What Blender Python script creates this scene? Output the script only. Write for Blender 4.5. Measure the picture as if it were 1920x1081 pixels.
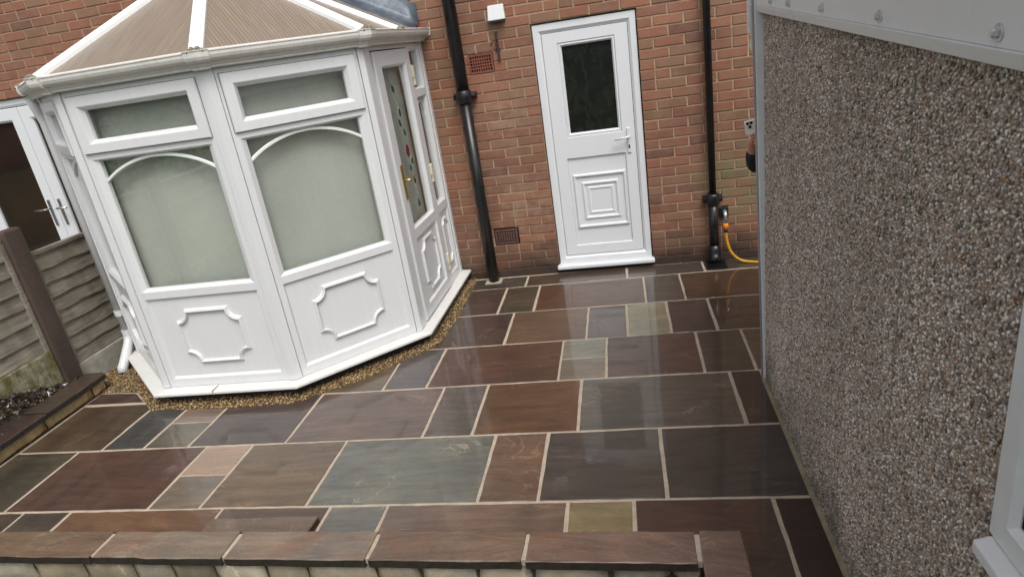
import bpy, bmesh, math, random
import numpy as np
from mathutils import Vector, Matrix
random.seed(7)
rng = np.random.default_rng(11)
for o in list(bpy.data.objects): bpy.data.objects.remove(o)
SC = bpy.context.scene
COL = SC.collection

# ------------------------------------------------------------------ camera, sky, sun, exposure
CAM_POS = (0.705940, -5.331159, 1.956637)
CAM_ROT = (1.204727, 0.144412, 0.160982)
CAM_F = 1206.898            # focal length in pixels of the 1920 wide picture
cam = bpy.data.cameras.new('camera'); camo = bpy.data.objects.new('camera', cam); COL.objects.link(camo)
camo.location = CAM_POS; camo.rotation_euler = CAM_ROT
cam.sensor_width = 36.0; cam.sensor_fit = 'HORIZONTAL'; cam.lens = CAM_F / 1920 * 36.0
cam.clip_start = 0.02; cam.clip_end = 300
SC.camera = camo

SUN_EL, SUN_AZ = math.radians(56), math.radians(152)   # azimuth clockwise from +Y
w = bpy.data.worlds.new('World'); SC.world = w; w.use_nodes = True
nt = w.node_tree; bg = nt.nodes['Background']
sky = nt.nodes.new('ShaderNodeTexSky'); sky.sky_type = 'NISHITA'; sky.sun_disc = False
sky.sun_elevation = SUN_EL; sky.sun_rotation = SUN_AZ
sky.air_density = 1.0; sky.dust_density = 4.0; sky.ozone_density = 1.0
hs = nt.nodes.new('ShaderNodeHueSaturation'); hs.inputs['Saturation'].default_value = 0.18
nt.links.new(sky.outputs[0], hs.inputs['Color']); nt.links.new(hs.outputs[0], bg.inputs['Color'])
bg.inputs['Strength'].default_value = 0.15
sun = bpy.data.lights.new('sun', 'SUN'); suno = bpy.data.objects.new('sun', sun); COL.objects.link(suno)
sun.energy = 1.4; sun.angle = math.radians(26); sun.color = (1.0, 0.96, 0.90)
sd = Vector((math.sin(SUN_AZ)*math.cos(SUN_EL), math.cos(SUN_AZ)*math.cos(SUN_EL), math.sin(SUN_EL)))
suno.rotation_euler = sd.to_track_quat('Z', 'Y').to_euler(); suno.location = (3, -6, 9)
SC.view_settings.view_transform = 'Standard'; SC.view_settings.look = 'None'
SC.view_settings.exposure = 0.38; SC.view_settings.gamma = 1.0; SC.view_settings.use_curve_mapping = False

# ------------------------------------------------------------------ helpers
ORG = {}
def L(r, g, b):
    f = lambda c: (c/255/12.92) if c/255 <= .04045 else ((c/255+.055)/1.055)**2.4
    return (f(r), f(g), f(b), 1.0)
def label(o, lab=None, cat=None, group=None, kind=None):
    if lab: o['label'] = lab
    if cat: o['category'] = cat
    if group: o['group'] = group
    if kind: o['kind'] = kind
    return o
def root(name, loc, lab, cat, group=None):
    o = bpy.data.objects.new(name, None); COL.objects.link(o); o.location = loc
    o.empty_display_size = .1; ORG[o.name] = Vector(loc)
    return label(o, lab, cat, group)
def org(parent):
    return ORG[parent.name] if parent else Vector((0, 0, 0))
def mk(name, verts, faces, mat, parent=None, smooth=False, bevel=0, seg=2, at=None, keep=False):
    """one mesh object; verts in world metres. at: own origin for a top-level mesh"""
    base = org(parent) if parent else Vector(at or (0, 0, 0))
    me = bpy.data.meshes.new(name)
    me.from_pydata([tuple(Vector(v)-base) for v in verts], [], faces); me.update()
    if not keep:
        bm = bmesh.new(); bm.from_mesh(me); bmesh.ops.recalc_face_normals(bm, faces=bm.faces); bm.to_mesh(me); bm.free()
    if mat: me.materials.append(mat)
    if smooth:
        for p in me.polygons: p.use_smooth = True
    o = bpy.data.objects.new(name, me); COL.objects.link(o)
    if parent: o.parent = parent
    else: o.location = base
    ORG[o.name] = base
    if bevel:
        m = o.modifiers.new('bevel', 'BEVEL'); m.width = bevel; m.segments = seg; m.limit_method = 'ANGLE'; m.angle_limit = math.radians(35)
    return o
class G:
    """collects shapes for one mesh"""
    def __init__(s): s.v = []; s.f = []
    def add(s, v, f):
        n = len(s.v); s.v += [tuple(x) for x in v]; s.f += [tuple(i+n for i in q) for q in f]; return s
    def box(s, a, b):
        x0, y0, z0 = a; x1, y1, z1 = b
        return s.add([(x0,y0,z0),(x1,y0,z0),(x1,y1,z0),(x0,y1,z0),(x0,y0,z1),(x1,y0,z1),(x1,y1,z1),(x0,y1,z1)],
                     [(0,3,2,1),(4,5,6,7),(0,1,5,4),(1,2,6,5),(2,3,7,6),(3,0,4,7)])
    def hexa(s, p):   # 8 points, bottom 4 then top 4
        return s.add(p, [(0,3,2,1),(4,5,6,7),(0,1,5,4),(1,2,6,5),(2,3,7,6),(3,0,4,7)])
    def prism(s, poly, z0, z1):
        n = len(poly)
        v = [(x, y, z0) for x, y in poly] + [(x, y, z1) for x, y in poly]
        f = [tuple(range(n))[::-1], tuple(range(n, 2*n))] + [(i, (i+1) % n, n+(i+1) % n, n+i) for i in range(n)]
        return s.add(v, f)
    def tube(s, path, r, n=12, caps=True):
        path = [Vector(p) for p in path]; rs = r if isinstance(r, (list, tuple)) else [r]*len(path)
        v = []; up = None
        for i, p in enumerate(path):
            t = (path[min(i+1, len(path)-1)] - path[max(i-1, 0)]).normalized()
            if up is None: up = Vector((0, 0, 1)) if abs(t.z) < .9 else Vector((1, 0, 0))
            a = (up - t*up.dot(t)).normalized(); b = t.cross(a); up = a
            for k in range(n):
                th = 2*math.pi*k/n; v.append(p + (a*math.cos(th) + b*math.sin(th))*rs[i])
        f = [(i*n+k, i*n+(k+1) % n, (i+1)*n+(k+1) % n, (i+1)*n+k) for i in range(len(path)-1) for k in range(n)]
        if caps: f += [tuple(range(n))[::-1], tuple((len(path)-1)*n+k for k in range(n))]
        return s.add(v, f)
    def sweep(s, path, prof, closed_prof=True):
        """prof: list of (offset outward, z) pairs, path: list of 2-D outward-mitred base outlines via offs()"""
        n = len(prof); v = []
        outs = [offs(path, d) for d, z in prof]
        for i in range(len(path)):
            for k in range(n): v.append((outs[k][i][0], outs[k][i][1], prof[k][1]))
        m = n if closed_prof else n-1
        f = [(i*n+k, i*n+(k+1) % n, (i+1)*n+(k+1) % n, (i+1)*n+k) for i in range(len(path)-1) for k in range(m)]
        if closed_prof: f += [tuple(range(n))[::-1], tuple((len(path)-1)*n+k for k in range(n))]
        return s.add(v, f)
    def obj(s, name, mat, parent=None, **k): return mk(name, s.v, s.f, mat, parent, **k)
def offs(path, d):
    """offset an open 2-D path to its right-hand side (outward here) with mitres"""
    P = [Vector(p) for p in path]; out = []
    nrm = []
    for a, b in zip(P[:-1], P[1:]):
        t = (b-a).normalized(); nrm.append(Vector((t.y, -t.x)))
    for i, p in enumerate(P):
        if i == 0: q = p + nrm[0]*d
        elif i == len(P)-1: q = p + nrm[-1]*d
        else:
            m = (nrm[i-1]+nrm[i]).normalized(); q = p + m*(d/m.dot(nrm[i]))
        out.append((q.x, q.y))
    return out
def uv_from(o, fn):
    me = o.data; uvl = me.uv_layers.new(name='UVMap'); base = ORG[o.name]
    for lp in me.loops: uvl.data[lp.index].uv = fn(me.vertices[lp.vertex_index].co + base)
# camera projection, used only to choose which bricks get an object of their own
RM = camo.rotation_euler.to_matrix()
def project(P):
    v = RM.transposed() @ (Vector(P) - Vector(CAM_POS))
    if v.z > -.05: return None
    return (960 + CAM_F*v.x/-v.z, 540.5 - CAM_F*v.y/-v.z)
def to_ground(px, py, z=0.0):
    d = RM @ Vector(((px-960)/CAM_F, -(py-540.5)/CAM_F, -1)); t = (z-CAM_POS[2])/d.z
    return (CAM_POS[0]+t*d.x, CAM_POS[1]+t*d.y)
def inpoly(p, poly):
    x, y = p; c = False; j = len(poly)-1
    for i in range(len(poly)):
        if (poly[i][1] > y) != (poly[j][1] > y) and x < (poly[j][0]-poly[i][0])*(y-poly[i][1])/(poly[j][1]-poly[i][1])+poly[i][0]: c = not c
        j = i
    return c

# ------------------------------------------------------------------ materials
class N:
    def __init__(s, name):
        s.m = bpy.data.materials.new(name); s.m.use_nodes = True; s.t = s.m.node_tree; s.b = s.t.nodes['Principled BSDF']
    def n(s, typ, **kw):
        x = s.t.nodes.new('ShaderNode'+typ)
        for k, v in kw.items():
            if k in x.inputs.keys() if hasattr(x, 'inputs') else False: x.inputs[k].default_value = v
            else: setattr(x, k, v)
        return x
    def l(s, a, b): s.t.links.new(a, b); return s
    def set(s, **kw):
        for k, v in kw.items(): s.b.inputs[k.replace('_', ' ')].default_value = v
        return s
    def coord(s, kind='Object'): return s.n('TexCoord').outputs[kind]
    def pos(s): return s.n('NewGeometry').outputs['Position']
    def mapping(s, src, scale=(1, 1, 1), loc=None, rot=(0, 0, 0)):
        m = s.n('Mapping'); m.inputs['Scale'].default_value = scale; m.inputs['Rotation'].default_value = rot
        s.l(src, m.inputs['Vector'])
        if loc is not None: s.l(loc, m.inputs['Location'])
        return m.outputs[0]
    def noise(s, vec, scale, detail=4, rough=.55, dist=0):
        x = s.n('TexNoise'); x.inputs['Scale'].default_value = scale; x.inputs['Detail'].default_value = detail
        x.inputs['Roughness'].default_value = rough; x.inputs['Distortion'].default_value = dist
        s.l(vec, x.inputs['Vector']); return x.outputs['Fac']
    def ramp(s, fac, stops, interp='LINEAR'):
        r = s.n('ValToRGB'); r.color_ramp.interpolation = interp; e = r.color_ramp.elements
        while len(e) < len(stops): e.new(.5)
        for i, (p, c) in enumerate(stops):
            e[i].position = p; e[i].color = c if isinstance(c, tuple) else (c, c, c, 1)
        s.l(fac, r.inputs[0]); return r.outputs[0]
    def mix(s, fac, a, b, typ='MIX'):
        x = s.n('Mix'); x.data_type = 'RGBA'; x.blend_type = typ
        for v, i in ((fac, 0), (a, 6), (b, 7)):
            if isinstance(v, (int, float)): x.inputs[i].default_value = v
            elif isinstance(v, tuple): x.inputs[i].default_value = v
            else: s.l(v, x.inputs[i])
        return x.outputs[2]
    def math(s, op, a, b=None, clamp=False):
        x = s.n('Math'); x.operation = op; x.use_clamp = clamp
        for v, i in ((a, 0), (b, 1)):
            if v is None: continue
            if isinstance(v, (int, float)): x.inputs[i].default_value = v
            else: s.l(v, x.inputs[i])
        return x.outputs[0]
    def bump(s, h, strength, dist=.01, inp='Normal', prev=None):
        x = s.n('Bump'); x.inputs['Strength'].default_value = strength; x.inputs['Distance'].default_value = dist
        s.l(h, x.inputs['Height'])
        if prev: s.l(prev, x.inputs['Normal'])
        s.l(x.outputs[0], s.b.inputs[inp]); return x.outputs[0]
    def col(s, c): s.l(c, s.b.inputs['Base Color']); return s
    def rough(s, r): s.l(r, s.b.inputs['Roughness']); return s
    def near(s, centre, radius):     # soft spot round a place on the wall
        v = s.n('VectorMath'); v.operation = 'DISTANCE'; s.l(s.pos(), v.inputs[0]); v.inputs[1].default_value = centre
        mr = s.n('MapRange'); mr.inputs['From Min'].default_value = radius; mr.inputs['From Max'].default_value = radius*.25
        s.l(v.outputs['Value'], mr.inputs['Value']); return mr.outputs[0]

def mat_plain(name, c, rough=.5, metal=0, var=.12, scale=18, bump=.0, spec=.5):
    k = N(name); n = k.noise(k.coord(), scale, 5)
    c2 = tuple(x*(1-var) for x in c[:3])+(1,); c3 = tuple(min(1, x*(1+var)) for x in c[:3])+(1,)
    k.col(k.ramp(n, [(.3, c2), (.7, c3)])); k.set(Roughness=rough, Metallic=metal); k.b.inputs['Specular IOR Level'].default_value = spec
    if bump: k.bump(k.noise(k.coord(), scale*6, 3), bump, .004)
    return k.m
def mat_upvc(name, c, dirt, amount=.5, rough=.28):
    """white plastic: fine wood-grain emboss, streaks of green-grey grime"""
    k = N(name); co = k.coord()
    st = k.noise(k.mapping(co, (9, 9, 1.1)), 3.0, 6, .6)
    fine = k.noise(co, 55, 3)
    f = k.math('MULTIPLY', k.ramp(st, [(.47, 0.0), (.78, 1.0)]), k.ramp(fine, [(.3, .35), (.7, 1.0)]))
    f = k.math('MULTIPLY', f, amount)
    k.col(k.mix(f, c, dirt)); k.set(Roughness=rough)
    k.bump(k.noise(k.mapping(co, (60, 60, 3)), 6, 3), .025, .003)
    return k.m
def brick_mat(name, attr):
    k = N(name); co = k.coord(); P = k.pos()
    if attr: fac = k.n('Attribute', attribute_name='rnd').outputs['Fac']
    else: fac = k.n('ObjectInfo').outputs['Random']
    base = k.ramp(fac, [(0, L(156, 104, 82)), (.16, L(172, 112, 84)), (.32, L(146, 94, 76)), (.46, L(160, 122, 96)), (.58, L(180, 120, 92)), (.70, L(152, 118, 92)), (.82, L(166, 102, 78)), (.94, L(112, 74, 64)), (.97, L(140, 102, 78))], 'CONSTANT')
    base = k.mix(1.0, base, k.ramp(k.noise(P, 1.3, 4, .6), [(.32, (.48, .46, .46, 1)), (.52, (.72, .71, .71, 1)), (.72, (.90, .92, .93, 1))]), 'MULTIPLY')
    base = k.mix(.28, base, L(112, 80, 66))
    n1 = k.noise(P, 9, 5, .65); n2 = k.noise(P, 60, 4, .7)
    c = k.mix(k.ramp(n1, [(.38, 0.0), (.66, .6)]), base, L(140, 110, 88))
    c = k.mix(k.ramp(n2, [(.35, .32), (.6, 0.0)]), c, L(108, 70, 56))
    # algae round the outside tap and pale lime bloom by the lower air brick
    al = k.math('MULTIPLY', k.near((1.50, 0, .66), .42), k.ramp(k.noise(P, 7, 4), [(.34, 0.0), (.52, .85)]))
    c = k.mix(al, c, L(112, 106, 78))
    bl = k.math('MULTIPLY', k.near((-.22, 0, .60), .36), k.ramp(k.noise(P, 11, 5), [(.45, 0.0), (.66, .65)]))
    c = k.mix(bl, c, L(150, 132, 112))
    bl = k.math('MULTIPLY', k.near((-.28, 0, 1.42), .34), k.ramp(k.noise(P, 13, 5), [(.42, 0.0), (.62, .5)]))
    c = k.mix(bl, c, L(160, 130, 112))
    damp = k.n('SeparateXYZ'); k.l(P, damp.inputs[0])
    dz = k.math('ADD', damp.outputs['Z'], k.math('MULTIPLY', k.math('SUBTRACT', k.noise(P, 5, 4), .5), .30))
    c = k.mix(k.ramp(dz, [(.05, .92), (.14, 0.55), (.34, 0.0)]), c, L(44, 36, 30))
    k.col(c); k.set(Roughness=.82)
    k.bump(k.noise(P, 130, 4, .7), .55, .004)
    return k.m
def mortar_mat(name, c1, c2, damp=True):
    k = N(name); P = k.pos(); n = k.noise(P, 14, 6, .7)
    c = k.ramp(n, [(.3, c1), (.7, c2)])
    if damp:
        s = k.n('SeparateXYZ'); k.l(P, s.inputs[0])
        dz = k.math('ADD', s.outputs['Z'], k.math('MULTIPLY', k.math('SUBTRACT', k.noise(P, 5, 4), .5), .3))
        c = k.mix(k.ramp(dz, [(.03, .9), (.14, .5), (.30, 0.0)]), c, L(50, 44, 38))
    k.col(c); k.set(Roughness=.9); k.bump(k.noise(P, 180, 4, .7), .6, .003); return k.m
def stone_mat(name, wet=1.0, cr=.05, relief=.35, lichen=0.0, rust=0.0):
    """riven sandstone; the object's own colour is the stone's colour"""
    k = N(name); oi = k.n('ObjectInfo'); co = k.coord()
    r = k.n('CombineXYZ'); off = k.math('MULTIPLY', oi.outputs['Random'], 37.0)
    k.l(off, r.inputs[0]); k.l(k.math('MULTIPLY', oi.outputs['Random'], 91.0), r.inputs[1])
    rot = k.n('VectorRotate'); rot.rotation_type = 'Z_AXIS'; k.l(co, rot.inputs['Vector'])
    k.l(k.math('MULTIPLY', k.math('SUBTRACT', oi.outputs['Random'], .5), .35), rot.inputs['Angle'])
    v = k.mapping(rot.outputs[0], (1, 1, 1), r.outputs[0])
    band = k.noise(k.mapping(v, (1.2, 9, 1)), 2.6, 6, .62, .6)
    cloud = k.noise(v, 3.2, 5, .6)
    fine = k.noise(v, 45, 4, .7)
    c = oi.outputs['Color']
    c = k.mix(k.ramp(band, [(.38, 0.0), (.68, .7)]), c, k.mix(1.0, c, (.55, .52, .51, 1), 'MULTIPLY'))
    streak = k.noise(k.mapping(v, (1.6, 14, 1)), 1.6, 5, .62, .8)
    c = k.mix(k.ramp(streak, [(.50, 0.0), (.76, .35)]), c, k.mix(1.0, c, (1.5, 1.45, 1.4, 1), 'MULTIPLY'))
    c = k.mix(k.ramp(cloud, [(.42, 0.0), (.66, .7)]), c, k.mix(1.0, c, (1.50, 1.36, 1.20, 1), 'MULTIPLY'))
    c = k.mix(k.ramp(fine, [(.3, .35), (.6, 0.0)]), c, k.mix(1.0, c, (.62, .6, .6, 1), 'MULTIPLY'))
    # thin pale veins where the layers of the stone break
    wv = k.noise(k.mapping(v, (1, 1.8, 1)), 1.7, 5, .55, 1.4)
    vein = k.ramp(k.math('ABSOLUTE', k.math('SUBTRACT', wv, .5)), [(0.0, 1.0), (.009, 0.0)])
    gate = k.ramp(k.noise(v, 2.6, 3), [(.46, 0.0), (.62, .75)])
    c = k.mix(k.math('MULTIPLY', vein, gate), c, k.mix(1.0, c, (2.3, 2.2, 2.1, 1), 'MULTIPLY'))
    if rust:
        rn = k.noise(v, 2.3, 5, .62, .7)
        c = k.mix(k.ramp(rn, [(.50, 0.0), (.62, rust)]), c, L(110, 76, 54))
        c = k.mix(k.ramp(rn, [(.30, rust), (.42, 0.0)]), c, L(98, 92, 82))
    if lichen: c = k.mix(k.ramp(k.noise(v, 8, 5), [(.5, 0.0), (.7, lichen)]), c, L(120, 106, 66))
    k.col(c)
    k.rough(k.ramp(cloud, [(.3, .34 if wet else .62), (.7, .5 if wet else .8)]))
    h = k.math('ADD', k.math('MULTIPLY', wv, 1.0), k.math('MULTIPLY', fine, .10))
    h = k.math('ADD', h, k.math('MULTIPLY', band, .25))
    k.bump(h, relief, .02)
    if wet:
        k.b.inputs['Coat Weight'].default_value = wet; k.b.inputs['Coat IOR'].default_value = 1.36
        film = k.noise(v, 4.5, 4, .55)
        k.l(k.ramp(film, [(.40, cr*.5), (.72, cr*2.6)]), k.b.inputs['Coat Roughness'])
        b2 = k.n('Bump'); b2.inputs['Strength'].default_value = .11; b2.inputs['Distance'].default_value = .012
        k.l(k.math('ADD', k.noise(v, 2.4, 3, .5), k.math('MULTIPLY', fine, .03)), b2.inputs['Height']); k.l(b2.outputs[0], k.b.inputs['Coat Normal'])
    return k.m
def rnd_mat(name, stops, rough=.55, coat=0, bumpscale=0):
    k = N(name); fac = k.n('Attribute', attribute_name='rnd').outputs['Fac']
    c = k.ramp(fac, stops, 'CONSTANT')
    n = k.noise(k.coord(), 90, 3); c = k.mix(k.ramp(n, [(.3, .4), (.65, 0.0)]), c, k.mix(1.0, c, (.6, .58, .55, 1), 'MULTIPLY'))
    k.col(c); k.set(Roughness=rough)
    if coat: k.b.inputs['Coat Weight'].default_value = coat; k.b.inputs['Coat Roughness'].default_value = .15
    return k.m
def glass_mat(name, tint, film=.0, rough=.02):
    """thin window glass: clear sheet with a mirror reflection by angle"""
    k = N(name); t = k.t; t.nodes.remove(k.b); out = t.nodes['Material Output']
    tr = k.n('BsdfTransparent'); tr.inputs[0].default_value = tint
    gl = k.n('BsdfGlossy'); gl.inputs['Roughness'].default_value = rough; gl.inputs['Color'].default_value = (.95, .97, .96, 1)
    lw_ = k.n('LayerWeight'); lw_.inputs[0].default_value = .5
    nb = k.n('Bump'); nb.inputs['Strength'].default_value = .03; nb.inputs['Distance'].default_value = .01
    k.l(k.noise(k.coord(), 2.2, 2), nb.inputs['Height']); k.l(nb.outputs[0], gl.inputs['Normal'])
    fac = k.math('ADD', k.math('MULTIPLY', k.math('POWER', lw_.outputs['Facing'], 4.0), .80), .19)
    mx = k.n('MixShader'); k.l(fac, mx.inputs[0]); k.l(tr.outputs[0], mx.inputs[1]); k.l(gl.outputs[0], mx.inputs[2])
    k.l(mx.outputs[0], out.inputs['Surface']); return k.m
def poly_mat(name):
    """bronze twin-wall polycarbonate, ribbed down the slope"""
    k = N(name); uv = k.coord('UV')
    s = k.n('SeparateXYZ'); k.l(uv, s.inputs[0])
    wv = k.n('TexWave'); wv.wave_type = 'BANDS'; wv.bands_direction = 'X'; wv.inputs['Scale'].default_value = 1/.0105/20*6.2832/2
    wv.inputs['Distortion'].default_value = .0
    k.l(uv, wv.inputs['Vector'])
    streak = k.noise(k.mapping(uv, (26, .8, 1)), 3, 5, .65); cl = k.noise(uv, 3.5, 5)
    c = k.ramp(streak, [(.25, L(118, 106, 95)), (.5, L(140, 127, 113)), (.78, L(162, 149, 132))])
    c = k.mix(k.ramp(cl, [(.4, 0.0), (.7, .5)]), c, L(140, 129, 125))
    c = k.mix(k.math('MULTIPLY', wv.outputs['Fac'], .45), c, L(92, 82, 72))
    # green-black growth creeping up from the gutter edge
    e = k.math('ADD', s.outputs['Y'], k.math('MULTIPLY', k.noise(k.mapping(uv, (60, 14, 1)), 1.0, 4), .055))
    c = k.mix(k.ramp(e, [(.028, .85), (.05, 0.0)]), c, L(74, 66, 44))
    sp = k.noise(uv, 42, 3, .6); c = k.mix(k.ramp(sp, [(.70, 0.0), (.78, .5)]), c, L(94, 78, 62))
    k.col(c); k.set(Roughness=.33); k.bump(wv.outputs['Fac'], .25, .003); return k.m
def wood_mat(name, a, b, green):
    k = N(name); co = k.coord(); oi = k.n('ObjectInfo')
    r = k.n('CombineXYZ'); k.l(k.math('MULTIPLY', oi.outputs['Random'], 23.0), r.inputs[1]); k.l(k.math('MULTIPLY', oi.outputs['Random'], 61.0), r.inputs[2])
    v = k.mapping(co, (1, 1, 1), r.outputs[0])
    gr = k.noise(k.mapping(v, (14, 1.2, 14)), 3.2, 7, .68, .9)
    c = k.ramp(gr, [(.3, a), (.68, b)])
    c = k.mix(k.math('MULTIPLY', oi.outputs['Random'], .45), c, k.mix(1.0, c, (.55, .53, .50, 1), 'MULTIPLY'))
    c = k.mix(k.ramp(k.noise(v, 3.5, 5, .6), [(.45, 0.0), (.72, .6)]), c, green)
    vo = k.n('TexVoronoi'); vo.feature = 'F1'; vo.inputs['Scale'].default_value = 4.3; k.l(k.mapping(v, (.4, 1, 1.4)), vo.inputs['Vector'])
    c = k.mix(k.ramp(vo.outputs['Distance'], [(.05, .9), (.10, 0.0)]), c, L(44, 34, 26))
    wet = k.ramp(k.noise(k.mapping(v, (1, 4, 1)), 1.4, 5), [(.42, 0.0), (.64, .6)])
    c = k.mix(wet, c, k.mix(1.0, c, (.45, .43, .42, 1), 'MULTIPLY'))
    k.col(c); k.set(Roughness=.68); k.bump(gr, .45, .006); return k.m

M = {}
M['upvc'] = mat_upvc('white_plastic', (.63, .64, .65, 1), L(172, 168, 148), .2)
M['upvc_door'] = mat_upvc('white_door_plastic', (.64, .655, .675, 1), L(184, 186, 186), .08)
M['sill'] = mat_upvc('weathered_white_sill', (.66, .66, .64, 1), L(168, 160, 136), .35, .4)
M['gutter'] = mat_upvc('weathered_white_gutter', (.60, .585, .55, 1), L(140, 132, 116), .4, .45)
M['barw'] = mat_upvc('white_roof_bar', (.84, .85, .84, 1), L(214, 208, 190), .15)
M['cap'] = mat_plain('mossy_grey_cap', L(122, 116, 100), .75, var=.45, scale=70, bump=.5)
M['arch'] = mat_plain('white_arch_bar', (.72, .76, .74, 1), .3, var=.04)
M['blind'] = None
M['sealgrey'] = mat_plain('grey_seal', L(92, 92, 88), .6)
M['seal'] = mat_plain('black_seal', L(28, 28, 28), .6)
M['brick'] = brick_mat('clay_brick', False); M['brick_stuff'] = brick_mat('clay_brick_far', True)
M['mortar'] = mortar_mat('brick_mortar', L(146, 122, 100), L(176, 152, 126))
M['pavejoint'] = mortar_mat('pale_pointing', L(150, 137, 121), L(182, 167, 149), False)
M['slab'] = stone_mat('wet_sandstone', 1.0, .045, .16)
M['coping'] = stone_mat('damp_sandstone_coping', .5, .2, 1.0, 0.0, .45)
M['copingdark'] = stone_mat('dark_wet_coping', .7, .12, .8)
M['darkside'] = mat_plain('dark_stone_side', L(42, 34, 30), .55, var=.5, scale=45, bump=.8)  # darker colour given to the steep side faces of the stones
M['wallcore'] = mat_plain('dark_mossy_joint', L(62, 54, 38), .9, var=.4, scale=25, bump=.8)
M['walling'] = stone_mat('rough_walling_stone', .25, .3, 1.0, .3)
M['blackpipe'] = mat_plain('black_gloss_pipe', L(24, 24, 26), .32, var=.5, scale=20, bump=.12)
M['lead'] = None
M['terracotta'] = mat_plain('terracotta', L(122, 70, 54), .8, var=.3, scale=30, bump=.4)
M['dark'] = mat_plain('dark_void', L(16, 15, 14), .8)
M['rust'] = mat_plain('rusty_iron', L(62, 42, 36), .8, var=.5, scale=60, bump=.6)
M['brass'] = mat_plain('brass', (.62, .44, .14, 1), .28, metal=1, var=.15)
M['steel'] = mat_plain('brushed_steel', (.42, .42, .42, 1), .28, metal=1, var=.15)
M['ivory'] = mat_plain('yellowed_plastic', L(214, 206, 180), .4, var=.08)
M['chrome'] = mat_plain('zinc_bolt', (.62, .63, .64, 1), .3, metal=.8, var=.1)
M['fascia'] = mat_upvc('white_cladding', (.70, .71, .73, 1), L(150, 150, 146), .12, .35)
M['cement'] = mortar_mat('panel_cement', L(140, 130, 123), L(170, 160, 152), False)
M['trim'] = mat_plain('white_trim', (.66, .67, .69, 1), .35, var=.05)
M['trimgrey'] = mat_plain('grey_sealant', L(118, 122, 128), .5, var=.1)
M['poly'] = poly_mat('bronze_polycarbonate')
M['board'] = wood_mat('weathered_fence_board', L(100, 93, 83), L(160, 152, 138), L(120, 116, 96))
M['post'] = wood_mat('brown_painted_post', L(72, 58, 52), L(92, 76, 68), L(82, 68, 60))
M['yellow'] = mat_plain('yellow_hose', L(196, 146, 34), .4, var=.12)
M['orange'] = mat_plain('orange_connector', L(232, 132, 20), .35, var=.05)
M['tapdark'] = mat_plain('dark_tap', L(34, 44, 46), .4, var=.2)
M['soil'] = mat_plain('wet_soil', L(42, 33, 27), .6, var=.5, scale=30, bump=.8)
M['gravelbed'] = mat_plain('gravel_bed', L(84, 64, 40), .8, var=.4, scale=120, bump=.6)
M['grass'] = mat_plain('lawn_green', (.045, .075, .025, 1), .9, var=.45, scale=25, bump=.8)
M['tarmac'] = mat_plain('neighbour_paving', L(110, 104, 98), .8, var=.2, scale=4)
def pebble_extra(m):
    t = m.node_tree; b = t.nodes['Principled BSDF']; src = b.inputs['Base Color'].links[0].from_socket
    k = N.__new__(N); k.m = m; k.t = t; k.b = b; P = k.pos()
    c = k.mix(1.0, src, k.ramp(k.noise(k.mapping(P, (1, 1, .45)), 2.6, 5, .6), [(.3, (.80, .78, .76, 1)), (.7, (1.10, 1.09, 1.08, 1))]), 'MULTIPLY')
    s = k.n('SeparateXYZ'); k.l(P, s.inputs[0])
    dz = k.math('ADD', s.outputs['Z'], k.math('MULTIPLY', k.math('SUBTRACT', k.noise(P, 4.5, 5, .65), .5), .75))
    c = k.mix(k.ramp(dz, [(-.02, .75), (.12, .35), (.32, 0.0)]), c, L(70, 68, 46)); k.col(c)
M['gravel'] = rnd_mat('golden_gravel', [(0, L(134, 110, 70)), (.2, L(160, 134, 90)), (.38, L(104, 82, 52)), (.55, L(126, 104, 72)), (.72, L(182, 160, 122)), (.8, L(84, 66, 46)), (.92, L(146, 114, 66))], .4, .5)
M['pebble'] = rnd_mat('pebbledash', [(0, L(194, 179, 171)), (.16, L(162, 145, 136)), (.32, L(214, 206, 202)), (.46, L(132, 115, 106)), (.58, L(186, 171, 165)), (.70, L(200, 180, 160)), (.80, L(236, 232, 228)), (.90, L(104, 90, 82)), (.95, L(190, 152, 124))], .5)
M['glass'] = glass_mat('window_glass', (.93, .95, .93, 1))
M['roof'] = mat_plain('roof_tiles', L(90, 60, 50), .85, var=.3, scale=10)
pebble_extra(M['pebble'])
k = N('concrete_gravel_board'); P = k.coord()
c = k.ramp(k.noise(P, 12, 6, .65), [(.3, L(132, 130, 118)), (.7, L(172, 170, 160))])
k.col(c); k.set(Roughness=.85); k.bump(k.noise(P, 80, 4), .4, .004); M['concrete'] = k.m
k = N('mossy_concrete'); P = k.coord()
c = k.ramp(k.noise(P, 12, 6, .65), [(.3, L(118, 114, 92)), (.7, L(166, 160, 140))])
c = k.mix(k.ramp(k.noise(k.mapping(P, (2, 2, .8)), 7, 5, .65), [(.38, 0.0), (.6, .95)]), c, L(92, 90, 44))
c = k.mix(k.ramp(k.noise(P, 30, 4), [(.5, 0.0), (.72, .7)]), c, L(60, 56, 32))
k.col(c); k.set(Roughness=.9); k.bump(k.noise(P, 22, 6, .7), .9, .012); M['mossy'] = k.m
k = N('lead_sheet'); P = k.coord()
c = k.ramp(k.noise(P, 9, 6, .6), [(.25, L(58, 64, 74)), (.6, L(94, 102, 112)), (.85, L(146, 150, 152))])
k.col(c); k.set(Roughness=.45, Metallic=.25); k.bump(k.noise(P, 11, 4), .5, .02); M['lead'] = k.m
k = N('frosted_blind'); P = k.coord()
c = k.ramp(k.noise(k.mapping(P, (1, 1, .6)), 2.2, 3), [(.3, L(182, 185, 177)), (.7, L(196, 199, 191))])
sp = k.n('TexVoronoi'); sp.inputs['Scale'].default_value = 9; k.l(P, sp.inputs['Vector'])
c = k.mix(k.ramp(sp.outputs['Distance'], [(.025, .6), (.04, 0.0)]), c, L(120, 120, 108))
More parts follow.
